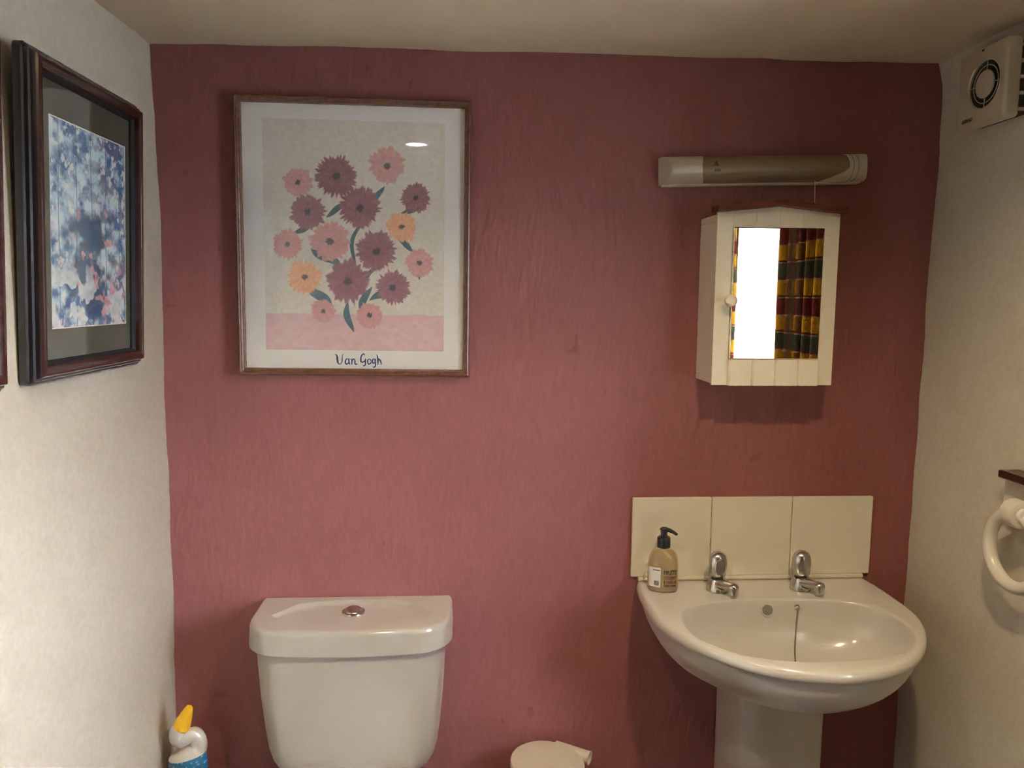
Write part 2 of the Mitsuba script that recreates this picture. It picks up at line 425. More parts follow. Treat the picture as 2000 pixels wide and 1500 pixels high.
def curtain(key, y0, y1, folds, label):
    nu, nv = 160, 24
    z0, z1 = 0.86, 1.655
    u = np.linspace(0, 1, nu)
    w = np.linspace(0, 1, nv)
    U, V = np.meshgrid(u, w)
    ph = U * folds * 2 * np.pi
    amp = 0.019 + 0.010 * meshkit.noise(np.stack([U * folds * 0.7, V * 1.2, np.zeros_like(U)], -1), 4)
    x = RX - 0.048 + amp * np.sin(ph + 0.5 * np.sin(V * 3)) + 0.004 * np.sin(2.3 * ph + 1)
    pinch = 1 + 0.10 * (0.5 - V) * np.sin(V * 2.5)
    y = (y0 + y1) / 2 + (U - 0.5) * (y1 - y0) * pinch + 0.004 * np.cos(ph)
    z = z0 + (z1 - z0) * V
    v = np.c_[x.ravel(), y.ravel(), z.ravel()]
    th = 0.0012
    arc = np.r_[0, np.cumsum(np.hypot(np.diff(x[0]), np.diff(y[0])))]
    uvs = np.c_[np.tile(arc, nv), z.ravel() - z0]
    f = []
    for j in range(nv - 1):
        for i in range(nu - 1):
            a = j * nu + i
            f += [[a, a + 1, a + nu + 1], [a, a + nu + 1, a + nu]]
    front = trimesh.Trimesh(v, np.array(f), process=False)
    nrm = front.vertex_normals
    v2 = v - nrm * th
    n0 = len(v)
    f2 = [[c + n0, b + n0, a + n0] for a, b, c in f]
    rim = [i for i in range(nu)] + [j * nu + nu - 1 for j in range(1, nv)] + [(nv - 1) * nu + i for i in range(nu - 2, -1, -1)] + [j * nu for j in range(nv - 2, 0, -1)]
    f3 = []
    for a, b in zip(rim, rim[1:] + rim[:1]):
        f3 += [[b, a, a + n0], [b, a + n0, b + n0]]
    m = trimesh.Trimesh(np.vstack([v, v2]), np.array(f + f2 + f3), process=False)
    put(key, m, 'plaid_cloth', smooth=True, uv=np.vstack([uvs, uvs]), label=label, cat='curtain')

curtain('curtain', -0.735, -0.49, 5, 'gold, maroon and dark green plaid curtain reflected in the cabinet mirror')
curtain('curtain_001', -1.34, -1.092, 5, 'plaid curtain seen as a sliver at the left edge of the cabinet mirror')
rail = tube(np.c_[np.full(8, RX - 0.048), np.linspace(-1.36, -0.45, 8), np.full(8, 1.664)], 0.007)
put('curtain_rail__rod', rail, 'white_plastic')
for k, yy in enumerate((-1.345, -0.465)):
    put('curtain_rail__bracket' + ('' if k == 0 else '_001'), tm(cbox(RX - 0.055, RX + 0.0, yy - 0.008, yy + 0.008, 1.652, 1.678, 0.001)), 'white_plastic', smooth=False)
tag('curtain_rail', 'white curtain rail above the window with plaid curtains', 'curtain rail')

# ------------------------------------------------------------------ framed poster on the burgundy wall
def blot(x, y, cx, cy, r, seed, ragged=0.16, petals=17):
    """Distance from a bloom's centre in units of its ragged radius, and the angle."""
    dx, dy = x - cx, y - cy
    d = dr.sqrt(dx * dx + dy * dy) + 1e-6
    ux, uy = dx / d, dy / d
    e = r * (1 - ragged * noise(ux * petals * 0.7 + 40.0, uy * petals * 0.7 + seed * 3.7, d * 10) - 0.10 * noise(ux * 1.6 + 9, uy * 1.6, seed))
    return d / e

def poster_art(p, n, uv):
    """A plain floral stand-in: loose round blooms over a pale ground; x, y in units of the print's width."""
    x, y = uv.x, uv.y * 1.27
    grain = fbm(x * 55, y * 55, 0.0, 3)
    c = mix((0.60, 0.565, 0.50), (0.72, 0.69, 0.63), grain)
    low_ = smoothstep(0.212, 0.203, y + 0.004 * noise(x * 14, 2.0))
    c = mix(c, mix((0.60, 0.40, 0.42), (0.70, 0.53, 0.53), fbm(x * 30, y * 42, 4.0, 3)), low_)
    # teal leaves and stems, loose strokes
    teal = mi.Float(0)
    for cx, cy, ln, wd, an in ((0.50, 0.60, 0.20, 0.012, 80), (0.43, 0.40, 0.17, 0.012, 112), (0.60, 0.44, 0.18, 0.012, 60), (0.22, 0.70, 0.085, 0.020, 35), (0.76, 0.62, 0.09, 0.022, 150),
                               (0.34, 0.52, 0.10, 0.028, 140), (0.68, 0.32, 0.11, 0.026, 25), (0.30, 0.30, 0.10, 0.030, 130), (0.56, 0.28, 0.09, 0.022, 75), (0.17, 0.42, 0.07, 0.020, 60),
                               (0.84, 0.47, 0.07, 0.018, 110), (0.40, 0.78, 0.07, 0.018, 20), (0.63, 0.86, 0.07, 0.018, 70), (0.80, 0.80, 0.06, 0.016, 40), (0.47, 0.19, 0.09, 0.02, 95)):
        ca, sa = math.cos(math.radians(an)), math.sin(math.radians(an))
        u = (x - cx) * ca + (y - cy) * sa
        w = -(x - cx) * sa + (y - cy) * ca + 0.018 * dr.sin(u * 22 + cx * 9)
        t = 1 - dr.square(u / ln)
        teal = dr.maximum(teal, smoothstep(1.05, 0.85, dr.abs(w) / (wd * dr.maximum(t, 0.02))) * smoothstep(0, 0.08, t))
    c = mix(c, mix((0.02, 0.06, 0.085), (0.05, 0.15, 0.17), fbm(x * 40, y * 40, 7.0, 2)), teal * 0.92)
    mauve, pink, peach = ((0.20, 0.095, 0.105), (0.36, 0.19, 0.20)), ((0.52, 0.27, 0.27), (0.68, 0.43, 0.41)), ((0.66, 0.34, 0.19), (0.80, 0.52, 0.36))
    blooms = [(0.19, 0.93, 0.10, pink, 1), (0.40, 0.97, 0.14, mauve, 2), (0.68, 1.03, 0.125, pink, 3), (0.84, 0.86, 0.10, mauve, 4), (0.24, 0.77, 0.12, mauve, 5), (0.53, 0.80, 0.14, mauve, 6),
              (0.76, 0.70, 0.105, peach, 7), (0.13, 0.59, 0.10, pink, 8), (0.36, 0.61, 0.135, pink, 9), (0.62, 0.56, 0.14, mauve, 10), (0.86, 0.50, 0.095, pink, 11), (0.22, 0.41, 0.115, peach, 12),
              (0.46, 0.39, 0.15, mauve, 13), (0.71, 0.36, 0.12, mauve, 14), (0.58, 0.20, 0.09, pink, 15), (0.32, 0.22, 0.085, pink, 16)]
    for cx, cy, r, (c0, c1), s in blooms:
        q = blot(x, y, cx, cy, r, s, 0.30, 12 if s % 2 else 18)
        dd = dr.sqrt(dr.square(x - cx) + dr.square(y - cy)) + 1e-6
        petal = mix(c0, c1, noise((x - cx) / dd * 9 + 30, (y - cy) / dd * 9, q * 4 + s) * 0.65 + 0.35 * noise(x * 110, y * 110, s * 1.0))
        c = mix(c, petal, smoothstep(1.05, 0.90, q))
        c = mix(c, mi.Color3f(0.035, 0.05, 0.07), smoothstep(0.28, 0.18, q + 0.10 * noise(x * 120, y * 120, s)) * 0.85)
    return c
scene['poster_print'] = two({'type': 'principled', 'base_color': mikit.proc(poster_art), 'roughness': 0.6, 'specular': 0.3})
scene['poster_paper'] = plain((0.74, 0.735, 0.72), 0.6)

PW, PH = 0.395, 0.467
pc = np.array([-0.1872, 0.0, 1.4155])
an = math.radians(-0.45)
ax = np.array([math.cos(an), 0, math.sin(an)])
ay = np.array([-math.sin(an), 0, math.cos(an)])
# leaning forward a trifle at the top
PM = xf(basis(ax, ay, np.array([0, -1.0, 0]), pc + np.array([0, -0.0005, 0])))
prof = [(0.0, 0.0), (0.0, 0.018), (0.0012, 0.0212), (0.0035, 0.0222), (0.0050, 0.0208), (0.0062, 0.0208), (0.0078, 0.0190), (0.0098, 0.0185), (0.0110, 0.0165), (0.0112, 0.008), (0.0112, 0.0)]
put('framed_poster__frame', frame_mesh(PW, PH, prof, 0.0012, 3), 'brown_wood', smooth=30, to_world=PM)
bk = mbox(-PW / 2 + 0.006, PW / 2 - 0.006, -PH / 2 + 0.006, PH / 2 - 0.006, 0.004, 0.009)
put('framed_poster__sheet', tm(bk), 'poster_paper', smooth=False, to_world=PM)
ps, puv = sheet(-0.1525, 0.1530, -0.1905, 0.1975, 0.0094)
ps = tm(mbox(-0.1525, 0.1530, -0.1905, 0.1975, 0.0090, 0.0096))
puv = np.c_[(ps.vertices[:, 0] + 0.1525) / 0.3055, (ps.vertices[:, 1] + 0.1905) / 0.388]
put('framed_poster__print', ps, 'poster_print', smooth=False, uv=puv, to_world=PM, label='soft floral print in mauve, pink and teal on a pale ground')
gl, _ = sheet(-PW / 2 + 0.008, PW / 2 - 0.008, -PH / 2 + 0.008, PH / 2 - 0.008, 0.0128)
put('framed_poster__glass', gl, 'picture_glass', smooth=False, to_world=PM)
tag('framed_poster', 'large floral poster in a thin brown wood frame on the burgundy wall', 'framed print')

# hand-lettered caption, drawn as brush strokes: (points, widths) per stroke in units of the x-height
def brush(strokes, scale, depth=0.0004):
    out = []
    for pts, w0, w1 in strokes:
        p = smooth_path(pts, 24) if len(pts) > 2 else np.linspace(pts[0], pts[1], 8)
        ws = w0 + (w1 - w0) * np.sin(np.linspace(0, np.pi, len(p)))
        blobs = [shapely.Point(q).buffer(w / 2, 8) for q, w in zip(p, ws)]
        hulls = [shapely.union(a, b).convex_hull for a, b in zip(blobs, blobs[1:])]
        out.append(shapely.union_all(hulls))
    s = shapely.union_all(out)
    s = shapely.affinity.scale(s, scale, scale, origin=(0, 0)) if hasattr(shapely, 'affinity') else s
    return trimesh.util.concatenate([trimesh.creation.extrude_polygon(g, depth, engine='earcut') for g in getattr(s, 'geoms', [s])])
import shapely.affinity
CAP = [  # V a n
    ([(0.0, 1.72), (0.28, 1.62), (0.42, 0.9), (0.62, 0.15), (0.85, 0.0)], 0.12, 0.34),
    ([(0.85, 0.0), (1.15, 0.3), (1.28, 1.0), (1.30, 1.55), (1.48, 1.78)], 0.10, 0.16),
    ([(2.35, 0.95), (2.05, 0.98), (1.84, 0.55), (1.92, 0.08), (2.2, 0.12), (2.45, 0.6)], 0.12, 0.24),
    ([(2.48, 0.98), (2.44, 0.5), (2.62, 0.02)], 0.16, 0.26),
    ([(2.80, 0.95), (2.94, 0.88), (2.98, 0.5), (3.0, 0.0)], 0.14, 0.24),
    ([(3.02, 0.60), (3.16, 0.88), (3.34, 0.97), (3.47, 0.80)], 0.13, 0.20),
    ([(3.47, 0.82), (3.50, 0.42), (3.58, 0.08), (3.72, 0.01), (3.88, 0.12)], 0.16, 0.24),
    # G o g h
    ([(5.25, 1.62), (5.05, 1.90), (4.72, 1.6), (4.55, 0.95), (4.72, 0.42), (5.0, 0.48), (5.42, 0.98)], 0.12, 0.27),
    ([(5.42, 0.98), (5.36, 0.3), (5.22, -0.15), (4.98, -0.2)], 0.16, 0.26),
    ([(6.12, 1.02), (5.85, 0.9), (5.76, 0.45), (5.98, 0.08), (6.28, 0.25), (6.34, 0.7), (6.12, 1.02)], 0.14, 0.22),
    ([(7.05, 0.95), (6.78, 1.0), (6.62, 0.62), (6.78, 0.24), (7.02, 0.42), (7.12, 0.95)], 0.13, 0.21),
    ([(7.12, 0.98), (7.14, 0.2), (7.0, -0.42), (6.70, -0.40)], 0.15, 0.24),
    ([(7.42, 1.72), (7.56, 1.0), (7.58, 0.05)], 0.14, 0.27),
    ([(7.60, 0.55), (7.84, 0.95), (8.02, 0.7), (8.10, 0.0)], 0.12, 0.26),
]
cap = brush(CAP, 1.0)
s_ = 0.0792 / 8.1
cap.apply_scale([s_, s_, 1.0])
cap.apply_translation([-0.0355, -0.2150, 0.0090])
put('framed_poster__lettering', cap, 'navy_ink', smooth=False, to_world=PM, label='hand-lettered navy words Van Gogh')

# ------------------------------------------------------------------ mahogany framed pictures on the left wall
def garden_art(p, n, uv):
    """A plain stand-in in blues: mottled foliage with a dark rounded bush and pale blossoms."""
    x, y = uv.x, uv.y * 1.5
    f = fbm(x * 16, y * 16, 1.0, 4)
    g = fbm(x * 5, y * 5, 5.0, 3)
    c = mix((0.60, 0.74, 0.80), (0.022, 0.115, 0.26), smoothstep(0.34, 0.68, 0.55 * f + 0.45 * g))
    c = mix(c, mi.Color3f(0.10, 0.10, 0.19), smoothstep(0.50, 0.64, fbm(x * 7 + 9, y * 9, 8.0, 4)) * smoothstep(0.35, 0.7, x) * 0.7)
    c = mix(c, mi.Color3f(0.80, 0.82, 0.80), smoothstep(0.56, 0.72, fbm(x * 26, y * 22, 3.0, 3)) * 0.8)
    for k in range(5):
        sx = 0.12 + 0.2 * k
        c = mix(c, mi.Color3f(0.03, 0.09, 0.17), smoothstep(0.008, 0.003, dr.abs(x - sx + 0.02 * noise(y * 4, k * 3.0))) * 0.6)
    w1 = fbm(x * 6, y * 6, 11.0, 3) - 0.5
    w2 = fbm(x * 15, y * 15, 13.0, 2) - 0.5
    mass = smoothstep(0.30, 0.12, dr.abs(x - 0.50 - 0.10 * (0.5 - y) + 0.55 * w1 + 0.30 * w2)) * smoothstep(0.98, 0.80, y + 0.4 * w1) * smoothstep(-0.05, 0.12, y)
    c = mix(c, mix((0.006, 0.018, 0.035), (0.03, 0.08, 0.15), f), mass * 0.93)
    pale = smoothstep(0.54, 0.60, fbm(x * 8 + 3, y * 8, 31.0, 3)) * smoothstep(0.62, 0.30, y)
    c = mix(c, mix((0.52, 0.60, 0.64), (0.84, 0.83, 0.81), noise(x * 30, y * 30, 2.0)), pale * 0.9)
    rose = smoothstep(0.69, 0.74, fbm(x * 9 + 17, y * 9, 41.0, 3)) * smoothstep(1.15, 0.95, y) * smoothstep(0.20, 0.35, x)
    c = mix(c, mix((0.50, 0.22, 0.26), (0.76, 0.52, 0.54), noise(x * 26, y * 26, 5.0)), rose * 0.9)
    return c
scene['garden_print'] = two({'type': 'principled', 'base_color': mikit.proc(garden_art), 'roughness': 0.6, 'specular': 0.3})

outer = [(0.0, 0.0), (0.0, 0.0085), (0.0018, 0.0105), (0.0040, 0.0100), (0.0046, 0.0135), (0.0064, 0.0155), (0.0084, 0.0150), (0.0090, 0.0180), (0.0100, 0.0195), (0.0100, 0.0)]
inner = [(0.0098, 0.0), (0.0098, 0.0197), (0.0115, 0.0222), (0.0140, 0.0230), (0.0195, 0.0222), (0.0225, 0.0200), (0.0232, 0.0160), (0.0232, 0.0)]
slip = [(0.0228, 0.0), (0.0228, 0.0150), (0.0262, 0.0125), (0.0275, 0.0108), (0.0275, 0.0)]
QW, QH = 0.308, 0.3905

def picture(key, yc, label, lean=0.0155, art=True):
    z0 = 1.2110
    a = math.asin(lean / QH)
    up = np.array([math.sin(a), 0, math.cos(a)])
    out = np.array([math.cos(a), 0, -math.sin(a)])
    o = np.array([LX + 0.0012, yc, z0]) + up * QH / 2
    M = xf(basis(np.array([0, 1.0, 0]), up, out, o))
    put(key + '__outer_moulding', frame_mesh(QW, QH, outer, 0.007, 5), 'black_lacquer', smooth=30, to_world=M, label='black grooved outer moulding')
    put(key + '__inner_moulding', frame_mesh(QW, QH, inner, 0.007, 5), 'mahogany', smooth=30, to_world=M, label='red-brown inner moulding')
    put(key + '__slip', frame_mesh(QW, QH, slip, 0.007, 3), 'black_matt', smooth=30, to_world=M)
    mt = mbox(-QW / 2 + 0.012, QW / 2 - 0.012, -QH / 2 + 0.012, QH / 2 - 0.012, 0.003, 0.0078)
    hole = (-0.0955, 0.1145, -0.1305, 0.1285)
    mt = mt - mbox(hole[0], hole[1], hole[2], hole[3], 0.0062, 0.02)
    put(key + '__mount', tm(mt), 'mount_green', smooth=False, to_world=M, label='dark olive green mount')
    fr_ = mbox(hole[0], hole[1], hole[2], hole[3], 0.0062, 0.0074) - mbox(hole[0] + 0.0013, hole[1] - 0.0013, hole[2] + 0.0013, hole[3] - 0.0013, 0.005, 0.03)
    put(key + '__mount_bevel', tm(fr_), 'mount_bevel', smooth=False, to_world=M)
    pr = tm(mbox(hole[0] + 0.0012, hole[1] - 0.0012, hole[2] + 0.0012, hole[3] - 0.0012, 0.0060, 0.0068))
    uv = np.c_[(pr.vertices[:, 0] - hole[0]) / (hole[1] - hole[0]), (pr.vertices[:, 1] - hole[2]) / (hole[3] - hole[2])]
    put(key + '__print', pr, 'garden_print', smooth=False, uv=uv, to_world=M, label='mottled blue garden print')
    g, _ = sheet(-QW / 2 + 0.02, QW / 2 - 0.02, -QH / 2 + 0.02, QH / 2 - 0.02, 0.0092)
    put(key + '__glass', g, 'picture_glass', smooth=False, to_world=M)
    tag(key, label, 'framed picture')

picture('framed_picture', -0.2820, 'blue garden print with olive mount in a mahogany and black frame, nearest the corner')
picture('framed_picture_001', -0.6405, 'mahogany and black framed picture cut off by the left edge of the photo', lean=0.0165)

# ------------------------------------------------------------------ strip light over the cabinet
LMID = np.array([0.5205, 0.0, 1.5445])
LTILT = math.atan2(0.0118, 0.361)
LM = xf(basis(np.array([math.cos(LTILT), 0, math.sin(LTILT)]), np.array([0, -1.0, 0]), np.array([-math.sin(LTILT), 0, math.cos(LTILT)]), LMID) @ np.diag([1, 1, 1, 1.0]))
def d_section(r=0.0235, d=0.046, base=0.005, n=22, inset=0.0):
    """Cross-section in (depth, height): flat against the wall, bulging forward."""
    a = np.linspace(-np.pi / 2, np.pi / 2, n)
    s = np.c_[0.012 + (d - 0.012 - inset) * np.cos(a) ** 0.8, (r - inset) * np.sin(a)]
    return np.vstack([[0.0005, -(r - inset)], s, [0.0005, r - inset]])
def strip(x0, x1, inset=0.0, cut0=0.0, cut1=0.0, sweep0=0.0, sweep1=0.0):
    """Extruded section; the ends slant back by cut0/cut1 towards the front, and sweep sideways towards the underside."""
    c = d_section(inset=inset)
    depth = (c[:, 0] / 0.046) ** 2.0
    under = np.clip(-0.1 - c[:, 1] / 0.0235, 0, 1) ** 1.6
    rings = []
    for t in np.linspace(0, 1, 5):
        xa = x0 + cut0 * depth - sweep0 * under
        xb = x1 - cut1 * depth - sweep1 * under
        rings.append(np.c_[xa + (xb - xa) * t, c])
    return loft(rings)
HL = 0.1815
lite_l = strip(-HL, -0.1060, 0.0, 0.012, 0.011)
lite_r = strip(0.1415, HL, 0.0, 0.0, 0.010, 0.055, 0.0)
put('strip_light__end_cap', lite_l, 'white_gloss', smooth=40, to_world=LM)
put('strip_light__end_cap_001', lite_r, 'white_gloss', smooth=40, to_world=LM)
put('strip_light__diffuser', strip(-0.1060, 0.1415, 0.0008, -0.011, 0.0, 0.0, 0.055), 'diffuser', smooth=40, to_world=LM, label='translucent brownish diffuser tube')
put('strip_light__base', tm(cbox(-HL + 0.004, HL - 0.006, 0.0, 0.016, -0.0262, -0.0222, 0.0008)), 'white_gloss', smooth=False, to_world=LM)
for k, xx in enumerate((0.1475, 0.1565)):
    c = d_section(inset=-0.0004)
    rr = [np.c_[np.full(len(c), xx + o), c] for o in (-0.0004, 0.0004)]
    put('strip_light__groove' + ('' if k == 0 else '_001'), loft(rr), 'grey_void', smooth=40, to_world=LM)
tri = shapely.Polygon([(0, 0), (0.009, 0), (0.0045, 0.0085)]).difference(shapely.Polygon([(0.0016, 0.001), (0.0074, 0.001), (0.0045, 0.0066)])).union(shapely.box(0.0038, 0.0022, 0.0052, 0.0048))
tri = trimesh.util.concatenate([trimesh.creation.extrude_polygon(g, 0.0006, engine='earcut') for g in getattr(tri, 'geoms', [tri])])
wt = meshkit.text_mesh('40W', 0.0036, 0.0006, bold=True)
def to_light(m, x, z):
    """Lay lettering (x right, y up) on the diffuser's curved front."""
    v = m.vertices.copy()
    X, Z = x + v[:, 0], z + v[:, 1]
    c = d_section()
    order = np.argsort(c[:, 1])
    D = np.interp(Z, c[order, 1], c[order, 0])
    m2 = m.copy()
    m2.vertices = np.c_[X, D - 0.0006 + v[:, 2], Z]
    return m2
put('strip_light__warning_mark', cat_mesh(to_light(tri, -0.097, 0.003), to_light(wt, -0.0965, -0.0065)), 'black_ink', smooth=False, to_world=LM, label='black warning triangle and rating print')
cord = tube(np.c_[np.full(6, 0.0868), np.full(6, 0.030), np.linspace(-0.0225, -0.0740, 6)], 0.0007, 8)
put('strip_light__pull_cord', cord, 'ivory_plastic', to_world=LM)
tag('strip_light', 'white strip light with brownish diffuser mounted above the mirrored cabinet', 'wall light')

# ------------------------------------------------------------------ bathroom cabinet
CX0, CX1, CZ0, CZ1 = 0.4185, 0.6185, 1.1765, 1.4590
YF, YD = -0.0945, -0.1100
put('bathroom_cabinet__side_panel', tm(cbox(CX0, CX0 + 0.010, YF, 0.0, CZ0 + 0.0098, CZ1 - 0.0105, 0.0005)), 'cream_board', smooth=False)
put('bathroom_cabinet__side_panel_001', tm(cbox(CX1 - 0.010, CX1, YF, 0.0, CZ0 + 0.0098, CZ1 - 0.0105, 0.0005)), 'cream_board', smooth=False)
put('bathroom_cabinet__top_board', tm(cbox(CX0 - 0.0003, CX1 + 0.0003, YF, 0.0, CZ1 - 0.010, CZ1, 0.0012)), 'cream_board', smooth=False)
put('bathroom_cabinet__bottom_board', tm(cbox(CX0 - 0.0003, CX1 + 0.0003, YF, 0.0, CZ0, CZ0 + 0.0093, 0.0012)), 'cream_board', smooth=False)
put('bathroom_cabinet__back_panel', tm(mbox(CX0 + 0.010, CX1 - 0.010, -0.005, -0.0005, CZ0 + 0.0093, CZ1 - 0.010)), 'cream_board', smooth=False)
# door: six boards, the four middle ones split by the mirror
bx = [0.4150, 0.4412, 0.4810, 0.5205, 0.5600, 0.5955, 0.6222]
PEAK = 0.5185
def gable(x):
    return 1.4606 + 0.0105 * (1 - abs(x - PEAK) / 0.105)
def plank(x0, x1, z0, z1, gabled):
    g = 0.0022
    ga = g if x0 > bx[0] + 0.001 else 0.0005
    gb_ = g if x1 < bx[6] - 0.001 else 0.0005
    X0, X1 = x0 + 0.0001, x1 - 0.0001
    cut = m3.CrossSection([np.array([(X0, YF - 0.0003), (X0, YD + ga * 1.3), (X0 + ga, YD), (X1 - gb_, YD), (X1, YD + gb_ * 1.3), (X1, YF - 0.0003)])[::-1]])
    if cut.area() <= 0:
        cut = m3.CrossSection([np.array([(X0, YF - 0.0003), (X0, YD + ga * 1.3), (X0 + ga, YD), (X1 - gb_, YD), (X1, YD + gb_ * 1.3), (X1, YF - 0.0003)])])
    pl = cut.extrude(z1 + (0.02 if gabled else 0) - z0).translate([0, 0, z0])
    if gabled:
        xs = [x0 - 0.01, min(max(PEAK, x0 - 0.01), x1 + 0.01), x1 + 0.01]
        poly = [(xs[0], z0 - 0.1), (xs[2], z0 - 0.1), (xs[2], gable(xs[2]))] + ([(PEAK, gable(PEAK))] if xs[0] < PEAK < xs[2] else []) + [(xs[0], gable(xs[0]))]
        cs = m3.CrossSection([np.array(poly)]).extrude(0.2)
        # extrude is along z: turn it so that the outline stands in x-z
        cs = cs.rotate([90, 0, 0]).translate([0, 0.1, 0])
        pl = pl ^ cs
    return tm(pl)
kk = 0
def add_plank(m):
    global kk
    put('bathroom_cabinet__door__plank' + ('' if kk == 0 else f'_{kk:03d}'), m, 'cream_board', smooth=False)
    kk += 1
MZ0, MZ1 = 1.2190, 1.4375
for i in range(6):
    if i in (0, 5):
        add_plank(plank(bx[i], bx[i + 1], 1.1755, 1.47, True))
    else:
        add_plank(plank(bx[i], bx[i + 1], 1.1755, MZ0, False))
        add_plank(plank(bx[i], bx[i + 1], MZ1, 1.47, True))
put('bathroom_cabinet__door__backing', tm(mbox(bx[1], bx[5], YF - 0.004, YF - 0.0002, MZ0 - 0.002, MZ1 + 0.002)), 'cream_board', smooth=False)
put('bathroom_cabinet__door__mirror', tm(cbox(bx[1] + 0.0008, bx[5] - 0.0008, YF - 0.0118, YF - 0.0042, MZ0 + 0.0008, MZ1 - 0.0008, 0.0012)), 'mirror_silver', smooth=False, label='rectangular mirror')
knob = lathe([(0.0045, 0), (0.0045, 0.004), (0.0055, 0.006), (0.0088, 0.0095), (0.0104, 0.0135), (0.0100, 0.0165), (0.0080, 0.0190), (0.0040, 0.0203)], 40, '-y')
put('bathroom_cabinet__door__knob', moved(knob, 0.4345, YD, 1.3165), 'cream_board', smooth=60)
# gabled roof strip
rp = [(0.4105, gable(0.4105)), (PEAK, gable(PEAK)), (0.6275, gable(0.6275))]
up_ = 0.0098
poly = [(x, z + 0.0003) for x, z in rp] + [(x, z + up_) for x, z in rp[::-1]]
roof = m3.CrossSection([np.array(poly)]).extrude(0.036).rotate([90, 0, 0])
core = tm(roof.translate([0, -0.083, 0]))
put('bathroom_cabinet__roof_strip', core, 'red_wood', smooth=False, label='gabled red-brown wood roof')
tag('bathroom_cabinet', 'cream tongue-and-groove wall cabinet with mirrored door and red-brown wood roof', 'cabinet')

# ------------------------------------------------------------------ washbasin
BX = 0.536
RZ = 0.800
NT = 96
th = np.linspace(0, 2 * np.pi, NT, endpoint=False)

def outline_points(table_y, table_w, y_front, n=NT):
    """Resampled closed plan outline, symmetric about x = 0: half-width w at depth y (y negative to the front)."""
    pts = [(w, y) for y, w in zip(table_y, table_w)]
    right = np.array(pts)
    left = right[::-1] * [-1, 1]
    if abs(left[0][0]) < 1e-9:
        left = left[1:]
    loop = np.vstack([right, left])
    return loop

def by_angle(loop, c):
    """Radius of a star-shaped loop about c, at the angles th."""
    d = loop - c
    a = np.unwrap(np.arctan2(d[:, 1], d[:, 0]))
    if a[-1] < a[0]:
        d, a = d[::-1], a[::-1]
    r = np.hypot(d[:, 0], d[:, 1])
    a3 = np.r_[a - 2 * np.pi, a, a + 2 * np.pi]
    r3 = np.r_[r, r, r]
    o = np.argsort(a3)
    return np.interp(th, a3[o], r3[o])

C0 = np.array([0.0, -0.19])
from scipy.interpolate import CubicSpline, PchipInterpolator
ys = np.array([0.0, -0.04, -0.08, -0.125, -0.168, -0.206, -0.25, -0.29, -0.32, -0.345, -0.360, -0.368])
ws = np.array([0.216, 0.2215, 0.2235, 0.224, 0.221, 0.2105, 0.189, 0.161, 0.131, 0.092, 0.050, 0.0])
tt = np.linspace(0, 1, len(ys))
fine = np.linspace(0, 1, 90)
rim_loop = outline_points(PchipInterpolator(tt, ys)(fine), PchipInterpolator(tt, ws)(fine), -0.368)
sq = np.linspace(-np.pi / 2, np.pi / 2, 90)
def super_loop(cy, ax_, ayf, ayb, ex):
    t = np.linspace(0, 2 * np.pi, 240, endpoint=False)
    c, s = np.cos(t), np.sin(t)
    x = ax_ * np.sign(c) * np.abs(c) ** (2 / ex)
    y = cy + np.where(s > 0, ayb, ayf) * np.sign(s) * np.abs(s) ** (2 / np.where(s > 0, ex + 0.5, ex - 0.3))
    return np.c_[x, y]
RO = by_angle(rim_loop, C0)
RI = by_angle(super_loop(-0.200, 0.179, 0.127, 0.104, 2.5), C0)
RPED = by_angle(super_loop(-0.115, 0.088, 0.08, 0.09, 2.6), C0)
def ring(r, z, c=C0):
    return np.c_[BX + c[0] + r * np.cos(th), c[1] + r * np.sin(th), np.full(NT, z) if np.isscalar(z) else z]
def ring_pts(r, z, back=True):
    p = ring(r, z)
    p[:, 1] = np.minimum(p[:, 1], -0.0008)
    return p
rings = []
# underside, from the pedestal up to the lip
zb, zl = 0.681, 0.7795
for t in np.linspace(0, 1, 14):
    s = math.sin(t * math.pi / 2) ** 0.80
    r = RPED * (1 - s) + (RO - 0.0095) * s
    z = zb + (zl - zb) * (1 - math.cos(t * math.pi / 2)) ** 0.92
    rings.append(ring_pts(r, z))
# rolled lip
for dr_i, z in ((-0.0100, 0.7797), (-0.0060, 0.7800), (-0.0025, 0.7812), (-0.0003, 0.7842), (0.0005, 0.7885), (-0.0004, 0.7935), (-0.0028, 0.7972), (-0.0065, 0.7993), (-0.0110, RZ)):
    rings.append(ring_pts(RO + dr_i, z))
# flat top, inner edge, bowl
for f_ in (0.3, 0.6, 0.85):
    rings.append(ring_pts((RO - 0.011) * (1 - f_) + (RI + 0.006) * f_, RZ - 0.0012 * f_))
for dr_i, z in ((0.0040, 0.7985), (0.0018, 0.7970), (0.0, 0.7940)):
    rings.append(ring_pts(RI + dr_i, z))
RD = by_angle(np.c_[0.022 * np.cos(np.linspace(0, 2 * np.pi, 200)), -0.205 + 0.022 * np.sin(np.linspace(0, 2 * np.pi, 200))], C0)
for t in np.linspace(0.10, 1, 14):
    s = (1 - t) ** 0.42 if t < 1 else 0.0
    s = (1 - t ** 3.0) ** 0.75
    r = RD * (1 - s) + (RI - 0.001) * s
    z = 0.676 + (0.7935 - 0.676) * (1 - t) ** 1.0
    rings.append(ring_pts(r, z))
rings.append(ring_pts(RD * 0.8, 0.672))
bowl = loft(rings, True, True)
put('washbasin__bowl', bowl, 'china', smooth=40)
rings = []
pl = super_loop(-0.105, 0.080, 0.088, 0.092, 3.0)
